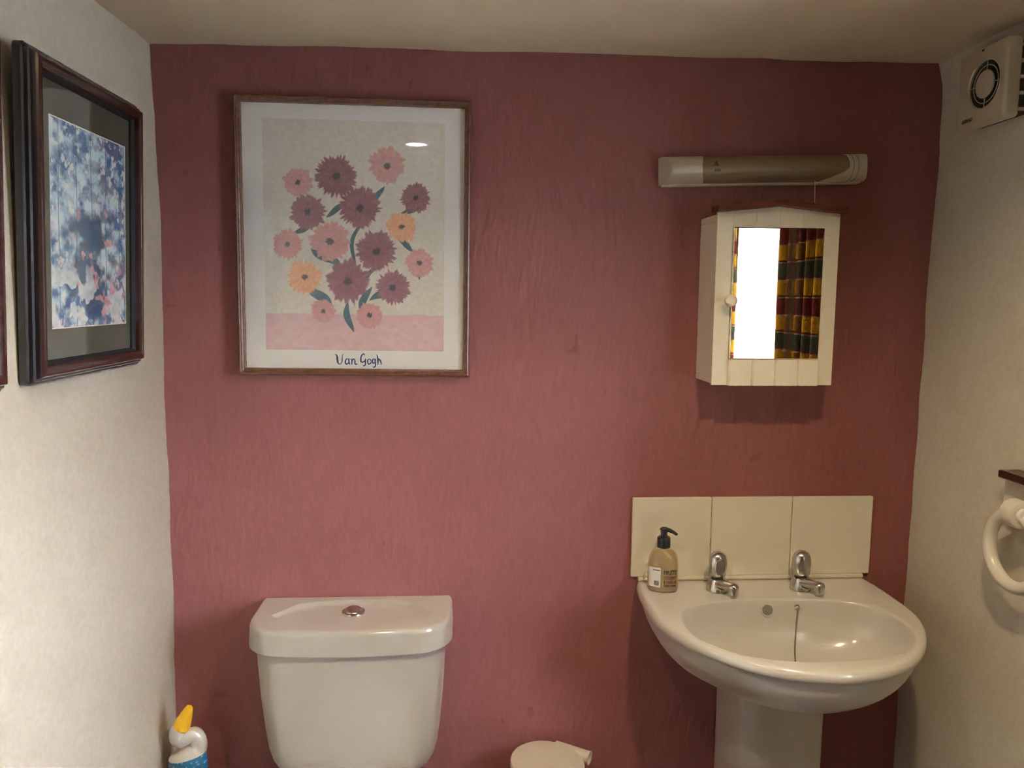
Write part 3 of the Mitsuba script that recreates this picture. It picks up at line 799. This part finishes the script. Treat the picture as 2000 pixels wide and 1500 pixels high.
for z, k in ((0.0, 1.32), (0.02, 1.30), (0.06, 1.14), (0.15, 1.03), (0.40, 1.0), (0.60, 1.0), (0.685, 1.02)):
    q = (pl - [0, -0.105]) * k + [0, -0.105]
    q[:, 1] = np.minimum(q[:, 1], -0.002)
    rings.append(np.c_[BX + 0.003 + q[:, 0], q[:, 1], np.full(len(q), z)])
put('washbasin__pedestal', loft(rings), 'china', smooth=40)
# overflow, waste and chain
def bowl_back(z):
    """Depth of the bowl's back wall at height z on the centre line."""
    i = NT // 4
    zz = [r[i][2] for r in rings_b]
    return np.interp(z, zz[::-1], [r[i][1] for r in rings_b][::-1])
rings_b = [bowl.vertices[k * NT:(k + 1) * NT] for k in range(29, 43)]
yo = bowl_back(0.779)
ov = lathe([(0.0118, -0.002), (0.0122, 0.0), (0.0116, 0.0012), (0.0098, 0.0012), (0.0092, 0.0)], 36, '-y')
ovm = rot_about(moved(ov, 0.531, yo - 0.0005, 0.7785), -12, [1, 0, 0], [0.531, yo, 0.7785])
put('washbasin__overflow', ovm, 'china', smooth=50)
oh = lathe([(0.0090, -0.001), (0.0090, 0.0006)], 32, '-y')
put('washbasin__overflow__hole', rot_about(moved(oh, 0.531, yo - 0.0011, 0.7785), -12, [1, 0, 0], [0.531, yo, 0.7785]), 'grey_void', smooth=30)
waste = lathe([(0.0215, 0.0), (0.0215, 0.0025), (0.017, 0.0035), (0.012, 0.002)], 40)
put('washbasin__waste', moved(waste, BX, -0.205, 0.6735), 'chrome', smooth=40)
ych = bowl_back(0.783)
stay = cat_mesh(moved(lathe([(0.0048, 0), (0.0050, 0.002), (0.0035, 0.005), (0.0012, 0.006)], 24, '-y'), 0.5835, ych - 0.0005, 0.7835))
put('washbasin__chain_stay', stay, 'chrome', smooth=40)
links = []
cp = smooth_path([(0.5835, ych - 0.006, 0.7800), (0.5815, ych - 0.0085, 0.765), (0.578, bowl_back(0.745) - 0.010, 0.745), (0.572, bowl_back(0.715) - 0.008, 0.712), (0.560, -0.165, 0.6845), (0.545, -0.195, 0.6795)], 70)
for q in cp:
    s = trimesh.creation.icosphere(subdivisions=1, radius=0.00135)
    s.apply_translation(q)
    links.append(s)
links.append(tube(cp, 0.0006, 6))
put('washbasin__chain', trimesh.util.concatenate(links), 'steel_chain', smooth=True, label='dark bead chain')
sil = tube([(0.322, -0.0070, 0.8040), (0.42, -0.0070, 0.8043), (0.53, -0.0070, 0.8040), (0.64, -0.0070, 0.8042), (0.748, -0.0070, 0.8040)], 0.0045, 12)
put('washbasin__sealant', sil, 'silicone')

def tap(key, x, y, plate):
    z0 = RZ + 0.0002
    S = m3.Manifold.sphere
    # base and spout, one body
    base = m3.Manifold.batch_hull([m3.Manifold.cylinder(0.004, 0.0185, 0.0180, 40).translate([x, y, z0]), m3.Manifold.cylinder(0.003, 0.0155, 0.0145, 40).translate([x, y, z0 + 0.0185])])
    sp = m3.Manifold.batch_hull([S(0.0095, 28).scale([1.35, 1, 0.95]).translate([x, y - 0.004, z0 + 0.0135]), S(0.0080, 28).scale([1.15, 1, 0.95]).translate([x + 0.015, y - 0.038, z0 + 0.0185])])
    nose = m3.Manifold.batch_hull([S(0.0084, 28).scale([1.1, 1, 1]).translate([x + 0.016, y - 0.040, z0 + 0.0180]), m3.Manifold.cylinder(0.004, 0.0076, 0.0080, 28).translate([x + 0.016, y - 0.040, z0 + 0.0060])])
    put(key, tm(base + sp + nose), 'chrome', smooth=35)
    neck = lathe([(0.0105, 0.0185), (0.0105, 0.0265)], 32)
    put(key + '__neck', moved(neck, x, y, z0), 'black_plastic', smooth=40)
    h = lathe([(0.0105, 0.0245), (0.0138, 0.0260), (0.0154, 0.0300), (0.0163, 0.0390), (0.0166, 0.0480), (0.0160, 0.0560), (0.0142, 0.0625), (0.0106, 0.0672), (0.0056, 0.0698), (0.0015, 0.0703)], 48)
    v = h.vertices.copy()
    v[:, 1] *= 0.86
    h.vertices = v
    put(key + '__handle', moved(h, x, y, z0), 'chrome', smooth=60)
    if plate:
        pt = rounded_rect(0.020, 0.030, 0.0098, 8)
        rr = [np.c_[pt * k, np.full(len(pt), d)] for k, d in ((1.0, 0.0), (1.0, 0.0022), (0.90, 0.0030), (0.85, 0.0022))]
        m = loft(rr)
        m.apply_transform(trimesh.transformations.rotation_matrix(math.pi / 2, [1, 0, 0]))
        put(key + '__indicator', moved(m, x + 0.0005, y - 0.0126, z0 + 0.0455), 'chrome', smooth=30)
tap('washbasin__tap', 0.4545, -0.054, True)
tap('washbasin__tap_001', 0.6085, -0.054, False)
tag('washbasin', 'cream-white ceramic pedestal washbasin with two chrome pillar taps under a tiled splashback', 'washbasin')

# ------------------------------------------------------------------ soap dispenser
SX, SY, SZ = 0.3565, -0.0480, RZ + 0.0004
SROT = math.radians(-14)
def oval(a, b, z, n=64, ex=2.35):
    t = np.linspace(0, 2 * np.pi, n, endpoint=False)
    c, s = np.cos(t), np.sin(t)
    x, y = a * np.sign(c) * np.abs(c) ** (2 / ex), b * np.sign(s) * np.abs(s) ** (2 / ex)
    cr, sr = math.cos(SROT), math.sin(SROT)
    return np.c_[SX + x * cr - y * sr, SY + x * sr + y * cr, np.full(n, SZ + z)]
body_p = [(0.0235, 0.0165, 0.0), (0.0258, 0.0188, 0.0012), (0.0268, 0.0198, 0.0045), (0.0270, 0.0200, 0.012), (0.0268, 0.0198, 0.045), (0.0262, 0.0195, 0.054), (0.0245, 0.0186, 0.0615), (0.0212, 0.0172, 0.0680),
          (0.0165, 0.0148, 0.0728), (0.0125, 0.0125, 0.0752), (0.0112, 0.0112, 0.0765), (0.0110, 0.0110, 0.0800)]
put('soap_dispenser__bottle', loft([oval(a, b, z) for a, b, z in body_p]), 'amber_soap', smooth=50, label='clear bottle of amber liquid soap')
pump = [lathe([(0.0112, 0.0775), (0.0118, 0.0785), (0.0118, 0.0945), (0.0108, 0.0965), (0.0060, 0.0975), (0.0058, 0.1055)], 40)]
pump = moved(pump[0], SX, SY, SZ)
headp = smooth_path([(-0.0062, 0, 0.1085), (0.002, 0, 0.1098), (0.011, -0.002, 0.1078), (0.0225, -0.004, 0.1012)], 16)
rad = np.interp(np.linspace(0, 1, 16), [0, 0.12, 0.5, 1], [0.0035, 0.0050, 0.0036, 0.0024])
head = tube(headp + [SX, SY, SZ], rad, 16)
collar = moved(lathe([(0.0062, 0.1045), (0.0062, 0.1095), (0.004, 0.1115)], 28), SX, SY, SZ)
put('soap_dispenser__pump', cat_mesh(pump, head, collar), 'black_plastic', smooth=40, label='black pump top')
put('soap_dispenser__dip_tube', moved(trimesh.creation.cylinder(0.0022, 0.072, sections=12), SX, SY, SZ + 0.040), 'ivory_plastic')
def wrap(m, ang0, z, out=0.0004, a=0.0271, b=0.0201):
    """Bend flat lettering (x right, y up, z out) round the bottle; ang0: angle of x = 0 in degrees (-90 faces the camera side)."""
    v = m.vertices
    t = np.linspace(-np.pi * 1.5, np.pi * 0.5, 2000)
    ex = 2.35
    cx = a * np.sign(np.cos(t)) * np.abs(np.cos(t)) ** (2 / ex)
    sy_ = b * np.sign(np.sin(t)) * np.abs(np.sin(t)) ** (2 / ex)
    arc = np.r_[0, np.cumsum(np.hypot(np.diff(cx), np.diff(sy_)))]
    s0 = np.interp(math.radians(ang0), t, arc)
    tt_ = np.interp(s0 + v[:, 0], arc, t)
    k = 1 + (out + v[:, 2]) / 0.022
    x, y = k * a * np.sign(np.cos(tt_)) * np.abs(np.cos(tt_)) ** (2 / ex), k * b * np.sign(np.sin(tt_)) * np.abs(np.sin(tt_)) ** (2 / ex)
    cr, sr = math.cos(SROT), math.sin(SROT)
    r = m.copy()
    r.vertices = np.c_[SX + x * cr - y * sr, SY + x * sr + y * cr, SZ + z + v[:, 1]]
    return r
def words(s, w, h, bold=True):
    m = meshkit.text_mesh(s, h, 0.0003, bold)
    e = m.bounds[1][0] - m.bounds[0][0]
    m.apply_translation([-m.bounds[0][0], 0, 0])
    m.apply_scale([w / e, 1, 1])
    return m.subdivide_to_size(0.004) if False else m
W0 = -88
put('soap_dispenser__lettering', cat_mesh(wrap(words('FRUITS', 0.0235, 0.0075), W0, 0.0335), wrap(words('HAND WASH', 0.0225, 0.0034), W0, 0.0115)), 'black_ink', smooth=False, label='dark words FRUITS and HAND WASH')
put('soap_dispenser__lettering_001', cat_mesh(wrap(words('COCONUT', 0.0232, 0.0058), W0, 0.0250), wrap(words('& VANILLA', 0.0232, 0.0058), W0, 0.0172)), 'brown_ink', smooth=False, label='brown words COCONUT & VANILLA')
def patch(w, h, nx=14, th=0.0002):
    q, _ = sheet(0, w, 0, h, 0.0, nx, 1)
    q2 = q.copy(); q2.apply_translation([0, 0, th])
    return q2
lab = patch(0.0225, 0.036)
put('soap_dispenser__label', wrap(lab, -150, 0.0095), 'label_white', smooth=False, label='white paper label')
bars = [patch(0.0012, 0.0085, 2) for _ in range(5)]
for i, b_ in enumerate(bars):
    b_.apply_translation([0.0118 + i * 0.0017, 0.0035, 0.0002])
line_ = patch(0.0125, 0.0017, 8); line_.apply_translation([0.0090, 0.0305, 0.0002])
put('soap_dispenser__label__print', wrap(cat_mesh(line_, *bars), -150, 0.0095), 'black_ink', smooth=False)
tag('soap_dispenser', 'amber liquid soap bottle with black pump on the left of the washbasin', 'soap dispenser')

# ------------------------------------------------------------------ toilet
TX = -0.1915
LT = 0.776
def d_plan(hw, yf, rc, ys_=-0.0015, n=20, bulge=0.012):
    """Plan of a cistern: square at the wall, round-cornered and slightly bowed in front."""
    pts = [(hw, ys_)]
    for k in range(n + 1):
        a = math.radians(90 * k / n)
        pts.append((hw - rc + rc * math.cos(a), yf + bulge + rc - (rc) * math.sin(a) - 0.0))
    xs = np.linspace(hw - rc, -(hw - rc), 24)[1:-1]
    for x in xs:
        pts.append((x, yf + bulge - bulge * (1 - (x / (hw - rc)) ** 2)))
    for k in range(n, -1, -1):
        a = math.radians(90 * k / n)
        pts.append((-(hw - rc + rc * math.cos(a)), yf + bulge + rc - rc * math.sin(a)))
    pts.append((-hw, ys_))
    m = 24
    for x in np.linspace(-hw, hw, m)[1:-1]:
        pts.append((x, ys_))
    return np.array(pts)
def d_ring(hw, yf, rc, z, bulge=0.006, ys_=-0.0015):
    p = d_plan(hw, yf, rc, ys_, bulge=bulge)
    return np.c_[TX + p[:, 0], p[:, 1], np.full(len(p), z)]
H, Y = 0.1715, -0.153
rings = [d_ring(H - 0.012, Y + 0.012, 0.058, 0.7335), d_ring(H - 0.001, Y + 0.001, 0.064, 0.7335), d_ring(H + 0.0003, Y - 0.0003, 0.065, 0.7350), d_ring(H, Y, 0.065, 0.740), d_ring(H - 0.0012, Y + 0.0012, 0.065, 0.7665),
         d_ring(H - 0.0024, Y + 0.0024, 0.064, 0.7710), d_ring(H - 0.0042, Y + 0.0045, 0.062, 0.7738), d_ring(H - 0.0066, Y + 0.0072, 0.06, 0.7754), d_ring(H - 0.0095, Y + 0.0105, 0.057, LT)]
lid_outer = rings[-1]
# the sunk oval in the lid's top: blend from the outline to the oval
cent = np.array([TX, -0.0665])
ang = np.arctan2(lid_outer[:, 1] - cent[1], lid_outer[:, 0] - cent[0])
def ov_ring(ax_, ay_, z):
    return np.c_[cent[0] + ax_ * np.cos(ang2), cent[1] + ay_ * np.sin(ang2), np.full(len(ang), z)]
ang2 = np.arctan2((lid_outer[:, 1] - cent[1]) / 0.055, (lid_outer[:, 0] - cent[0]) / 0.135)
oe = ov_ring(0.1405, 0.0545, LT)
rings += [lid_outer * 0.5 + oe * 0.5, oe, ov_ring(0.1388, 0.0530, LT - 0.0006), ov_ring(0.1362, 0.0506, LT - 0.0030), ov_ring(0.1335, 0.0482, LT - 0.0058), ov_ring(0.1300, 0.0455, LT - 0.0074), ov_ring(0.125, 0.042, LT - 0.0078), ov_ring(0.08, 0.027, LT - 0.0080)]
for r in rings:
    r[:, 1] = np.minimum(r[:, 1], -0.0012)
put('toilet__cistern_lid', loft(rings), 'china', smooth=38, label='glossy white cistern lid with a sunk oval')
bz = [(0.7345, 0.1600, -0.1440, 0.055), (0.70, 0.1590, -0.1438, 0.055), (0.64, 0.1555, -0.1425, 0.055), (0.58, 0.1500, -0.1405, 0.055), (0.545, 0.1455, -0.1385, 0.055), (0.525, 0.1405, -0.1350, 0.054), (0.508, 0.1320, -0.1280, 0.050),
      (0.494, 0.1200, -0.1180, 0.045), (0.486, 0.1050, -0.1050, 0.04), (0.482, 0.085, -0.085, 0.03)]
put('toilet__cistern', loft([d_ring(h_, y_, r_, z_, 0.008) for z_, h_, y_, r_ in bz]), 'china', smooth=40)
btn = lathe([(0.0200, 0.0), (0.0205, 0.0015), (0.0198, 0.0035), (0.0172, 0.0048), (0.0160, 0.0044), (0.0152, 0.0058), (0.0120, 0.0085), (0.006, 0.0100), (0.001, 0.0103)], 48)
put('toilet__flush_button', moved(btn, TX - 0.001, -0.0535, LT - 0.0081), 'chrome', smooth=30, label='domed chrome flush button')
# pan below, mostly under the frame's lower edge
def pan_ring(w, y0, y1, z):
    t = np.linspace(0, 2 * np.pi, 64, endpoint=False)
    c, s = np.cos(t), np.sin(t)
    return np.c_[TX + w * np.sign(c) * np.abs(c) ** 0.85, (y0 + y1) / 2 + (y0 - y1) / 2 * np.sign(s) * np.abs(s) ** 0.85, np.full(64, z)]
put('toilet__pan', loft([pan_ring(0.11, -0.03, -0.42, 0.0), pan_ring(0.105, -0.02, -0.42, 0.03), pan_ring(0.095, -0.01, -0.42, 0.15), pan_ring(0.12, -0.004, -0.50, 0.28), pan_ring(0.165, -0.003, -0.58, 0.37), pan_ring(0.172, -0.003, -0.60, 0.40)]), 'china', smooth=40)
put('toilet__neck', loft([pan_ring(0.10, -0.004, -0.12, 0.395), pan_ring(0.09, -0.004, -0.10, 0.49)]), 'china', smooth=40)
put('toilet__seat_lid', loft([pan_ring(0.176, -0.17, -0.61, 0.402), pan_ring(0.182, -0.165, -0.62, 0.408), pan_ring(0.182, -0.165, -0.62, 0.424), pan_ring(0.170, -0.175, -0.60, 0.434)]), 'bright_white', smooth=40)
tag('toilet', 'white ceramic toilet cistern with chrome button against the burgundy wall', 'toilet')

# ------------------------------------------------------------------ lidded canister between toilet and basin
KX, KY, KZ = 0.1500, -0.0800, 0.4965
can = lathe([(0.060, 0.0), (0.062, 0.004), (0.0625, 0.03), (0.0630, KZ - 0.012)], 64)
put('toilet_roll_canister__body', moved(can, KX, KY, 0), 'white_plastic', smooth=40)
lid = lathe([(0.0640, -0.014), (0.0662, -0.013), (0.0668, -0.006), (0.0660, -0.0015), (0.0640, 0.0), (0.05, 0.0008), (0.02, 0.001)], 72)
lid = rot_about(moved(lid, KX, KY, KZ), 4.0, [0, 1, 0], [KX, KY, KZ])
put('toilet_roll_canister__lid', lid, 'white_plastic', smooth=40, label='flat round lid')
A, B = np.array([0.172, -0.0165, 0.4825]), np.array([0.2290, -0.0500, 0.4815])
dirv = (B - A) / np.linalg.norm(B - A)
L_ = np.linalg.norm(B - A)
tp = [(0.0125, 0.0), (0.0118, L_), (0.0128, L_ + 0.001), (0.0125, L_ + 0.002), (0.0100, L_ + 0.0015), (0.0098, L_ - 0.02)]
arm = lathe(tp, 40)
arm.apply_transform(trimesh.geometry.align_vectors([0, 0, 1], dirv))
put('toilet_roll_canister__arm', moved(arm, *A), 'white_plastic', smooth=35, label='hollow tapered arm')
tag('toilet_roll_canister', 'white round-lidded canister with a hollow side arm between cistern and pedestal', 'canister')

# ------------------------------------------------------------------ toilet cleaner bottle
GX, GY = -0.4765, -0.080
def cleaner_col(p, n, uv):
    """Printed blue sleeve with pale bubbles and a navy badge edged in white."""
    x, z = (p.x - GX) / 0.033, (p.z - 0.50) / 0.033
    d1, d2, r = voronoi(p.x * 130, p.z * 130)
    c = mix((0.006, 0.055, 0.115), (0.014, 0.105, 0.19), fbm(p.x * 40, p.z * 40, 1.0, 2))
    c = mix(c, mi.Color3f(0.30, 0.50, 0.62), smoothstep(0.30, 0.05, d1) * smoothstep(0.45, 0.6, r) * 0.6)
    e = dr.sqrt(dr.square((x - 0.50) / 0.62) + dr.square((z + 0.42) / 0.50))
    front = mi.Float(p.y < GY)
    c = mix(c, mi.Color3f(0.75, 0.77, 0.78), smoothstep(1.10, 1.06, e) * front)
    c = mix(c, mi.Color3f(0.008, 0.012, 0.07), smoothstep(0.98, 0.94, e) * front)
    top = smoothstep(-0.25, 0.25, (p.z - 0.5285 - 0.20 * (p.x - GX)) / 0.004)
    return mix(c, mi.Color3f(0.74, 0.74, 0.71), top)
scene['cleaner_sleeve'] = two({'type': 'principled', 'base_color': mikit.proc(cleaner_col), 'roughness': 0.28})
def oval2(a, b, cx, z, tilt=0.0, n=48):
    t = np.linspace(0, 2 * np.pi, n, endpoint=False)
    x = a * np.cos(t)
    return np.c_[GX + cx + x, GY + b * np.sin(t), z + tilt * x]
body = [oval2(0.028, 0.018, 0, 0.3605), oval2(0.0315, 0.0215, 0, 0.364), oval2(0.0325, 0.0225, 0, 0.38), oval2(0.0330, 0.0230, 0, 0.47), oval2(0.0325, 0.0228, 0, 0.515, 0.10), oval2(0.0318, 0.0222, 0, 0.5300, 0.22),
        oval2(0.0295, 0.0205, 0.001, 0.5370, 0.30), oval2(0.024, 0.0175, 0.005, 0.5430, 0.38), oval2(0.016, 0.014, 0.012, 0.5480, 0.35)]
put('toilet_cleaner__bottle', loft(body), 'cleaner_sleeve', smooth=50, label='white bottle with printed blue sleeve')
npath = smooth_path([(0.0165, 0, 0.538), (0.0195, -0.001, 0.556), (0.0130, -0.003, 0.5675), (0.0010, -0.006, 0.5635), (-0.0105, -0.007, 0.5610), (-0.0120, -0.007, 0.5730), (-0.0065, -0.006, 0.5830)], 40)
nrad = np.interp(np.linspace(0, 1, 40), [0, 0.2, 0.45, 0.7, 0.85, 1], [0.0150, 0.0132, 0.0118, 0.0132, 0.0142, 0.0134])
put('toilet_cleaner__neck', tube(npath + [GX, GY, 0], nrad, 28), 'bright_white', smooth=60, label='white curved neck')
capd = np.array([0.0165, -0.003, 0.0385])
capl = lathe([(0.0142, 0.0), (0.0142, 0.003), (0.0128, 0.012), (0.0104, 0.023), (0.0078, 0.034), (0.0056, 0.0405), (0.0048, 0.041)], 40)
capl.apply_transform(trimesh.geometry.align_vectors([0, 0, 1], capd / np.linalg.norm(capd)))
put('toilet_cleaner__cap', moved(capl, GX - 0.0062, GY - 0.006, 0.5830), 'yellow_plastic', smooth=40, label='yellow tapered cap')
tag('toilet_cleaner', 'toilet cleaner bottle with yellow cap, bent white neck and blue sleeve in the corner', 'bottle')

# ------------------------------------------------------------------ extractor fan on the right wall
FX = 0.798
FY0, FY1, FZ0, FZ1 = -0.229, -0.117, 1.5925, 1.7095
fc = (-0.1805, 1.6515)
cover = rbox(FX, 0.8235, FY0, FY1, FZ0, FZ1, 0.006, 16)
cover = cover - m3.Manifold.cylinder(0.2, 0.0365, 0.0365, 56).rotate([0, 90, 0]).translate([FX - 0.1, fc[0], fc[1]])
cover = cover - mbox(FX + 0.006, 0.83, FY0 + 0.006, FY1 - 0.006, FZ0 + 0.006, FZ1 - 0.006)
put('extractor_fan__cover', tm(cover), 'ivory_plastic', smooth=35)
put('extractor_fan__housing', tm(mbox(0.8225, RX - 0.001, FY0 + 0.006, FY1 - 0.006, FZ0 + 0.006, FZ1 - 0.006)), 'dark_void', smooth=False, label='dark housing with side slots')
ribs = []
for k in range(5):
    z = FZ0 + 0.012 + k * (FZ1 - FZ0 - 0.024) / 4
    ribs.append(tm(mbox(0.8225, RX, FY0 + 0.001, FY1 - 0.001, z - 0.0022, z + 0.0022)))
for k, r in enumerate(ribs):
    put('extractor_fan__rib' + ('' if k == 0 else f'_{k:03d}'), r, 'ivory_plastic', smooth=False)
def lat(prof, n=56):
    m = lathe(prof, n, '-x')
    return moved(m, 0, fc[0], fc[1])
put('extractor_fan__throat', moved(lat([(0.0362, -0.002), (0.0362, 0.001)]), FX + 0.020), 'dark_void', smooth=30)
fl = np.linspace(0, 2 * np.pi, 56, endpoint=False)
rg = loft([np.c_[np.full(56, FX + d), fc[0] + r * np.cos(fl), fc[1] + r * np.sin(fl)] for r, d in ((0.0375, 0.0005), (0.0368, -0.0008), (0.0352, 0.0005), (0.0350, 0.003), (0.0362, 0.003), (0.0375, 0.0005))], False, False)
put('extractor_fan__collar', rg, 'ivory_plastic', smooth=40)
duct = loft([np.c_[np.full(56, FX + d), fc[0] + r * np.cos(fl), fc[1] + r * np.sin(fl)] for r, d in ((0.0352, 0.003), (0.0300, 0.020), (0.0310, 0.020), (0.0362, 0.003), (0.0352, 0.003))], False, False)
put('extractor_fan__duct', duct, 'duct_grey', smooth=40, label='dark grey duct behind the grille')
put('extractor_fan__hub', moved(lat([(0.0196, -0.003), (0.0212, -0.001), (0.0205, 0.0006), (0.015, 0.0010)]), FX + 0.001), 'ivory_plastic', smooth=40)
wire = loft([np.c_[FX + 0.003 + 0.0007 * np.cos(a_) * np.ones(56), fc[0] + (0.0280 + 0.0007 * np.sin(a_)) * np.cos(fl), fc[1] + (0.0280 + 0.0007 * np.sin(a_)) * np.sin(fl)] for a_ in np.linspace(0, 2 * np.pi, 9)], False, False)
put('extractor_fan__guard_ring', wire, 'ivory_plastic', smooth=60)
for k in range(4):
    a_ = k * math.pi / 2 + 0.03
    d_ = np.array([0, math.cos(a_), math.sin(a_)])
    p0 = np.array([FX + 0.003, fc[0], fc[1]])
    put('extractor_fan__spoke' + ('' if k == 0 else f'_{k:03d}'), tube(np.array([p0 + d_ * r for r in (0.019, 0.025, 0.031, 0.0360)]), 0.0007, 8), 'ivory_plastic', smooth=50)
RW = basis(np.array([0, -1.0, 0]), np.array([0, 0, 1.0]), np.array([-1.0, 0, 0]), np.array([FX - 0.0001, 0, 0]))
lg = meshkit.text_mesh('AIRVAC', 0.0055, 0.0004, bold=True)
lgv = lg.vertices.copy(); lgv[:, 0] = lgv[:, 0] * 0.98 + 0.28 * lgv[:, 1]; lg.vertices = lgv
lgw = lg.bounds[1][0]
lg.apply_scale([0.0265 / lgw, 1, 1])
lg.apply_translation([0.1325, 1.6010, 0])
put('extractor_fan__lettering', lg, 'black_ink', smooth=False, to_world=xf(RW), label='small dark slanted maker lettering')
slot = tm(mbox(-0.0025, 0.0025, -0.0012, 0.0012, 0, 0.0003)); slot.apply_translation([0.1735, 1.7035, 0])
put('extractor_fan__screw_slot', slot, 'black_ink', smooth=False, to_world=xf(RW))
tag('extractor_fan', 'square ivory extractor fan with round grille high on the right wall', 'extractor fan')

# ------------------------------------------------------------------ towel ring on the right wall
ty, tz = -0.3240, 0.9590
tr, tube_r = 0.0538, 0.0096
a_ = np.linspace(0, 2 * np.pi, 73)
tor = loft([np.c_[0.800 + tube_r * np.cos(fl[:28] * 2) * 1.0, ty + (tr + tube_r * np.sin(fl[:28] * 2)) * math.cos(q), tz + (tr + tube_r * np.sin(fl[:28] * 2)) * math.sin(q)] for q in a_], False, False)
if tor.volume < 0: tor.invert()
put('towel_ring__ring', tor, 'white_plastic', smooth=60, label='thick white plastic ring')
bxx, bz_ = 0.7975, 1.0150
boss = lathe([(0.0195, 0.0), (0.0205, 0.002), (0.0205, 0.020), (0.0196, 0.0232), (0.0172, 0.0246), (0.0128, 0.0248), (0.0118, 0.0240)], 56, '-y')
put('towel_ring__boss', cat_mesh(moved(boss, bxx, -0.3150, bz_), rbox(bxx, RX - 0.006, -0.3365, -0.3185, bz_ - 0.012, bz_ + 0.012, 0.003)), 'white_plastic', smooth=35)
bt = lathe([(0.0112, 0.0), (0.0112, 0.004), (0.0102, 0.0055), (0.005, 0.0060)], 40, '-y')
put('towel_ring__button', moved(bt, bxx, -0.3150 - 0.0240, bz_), 'bright_white', smooth=40)
y_l, y_r = -0.2530, -0.4030
yy = np.linspace(y_l, y_r, 5)
for k in range(4):
    put('towel_ring__plank' + ('' if k == 0 else f'_{k:03d}'), tm(cbox(RX - 0.012, RX - 0.0005, yy[k + 1] + 0.0002, yy[k] - 0.0002, 0.985, 1.0550, 0.0014)), 'white_gloss', smooth=False)
put('towel_ring__top_rail', tm(cbox(RX - 0.034, RX - 0.0005, y_r - 0.006, y_l - 0.0140, 1.0552, 1.0665, 0.0014)), 'mahogany', smooth=False, label='dark red-brown wood top rail')
tag('towel_ring', 'white plastic towel ring on a boarded plaque with dark wood top rail', 'towel ring')
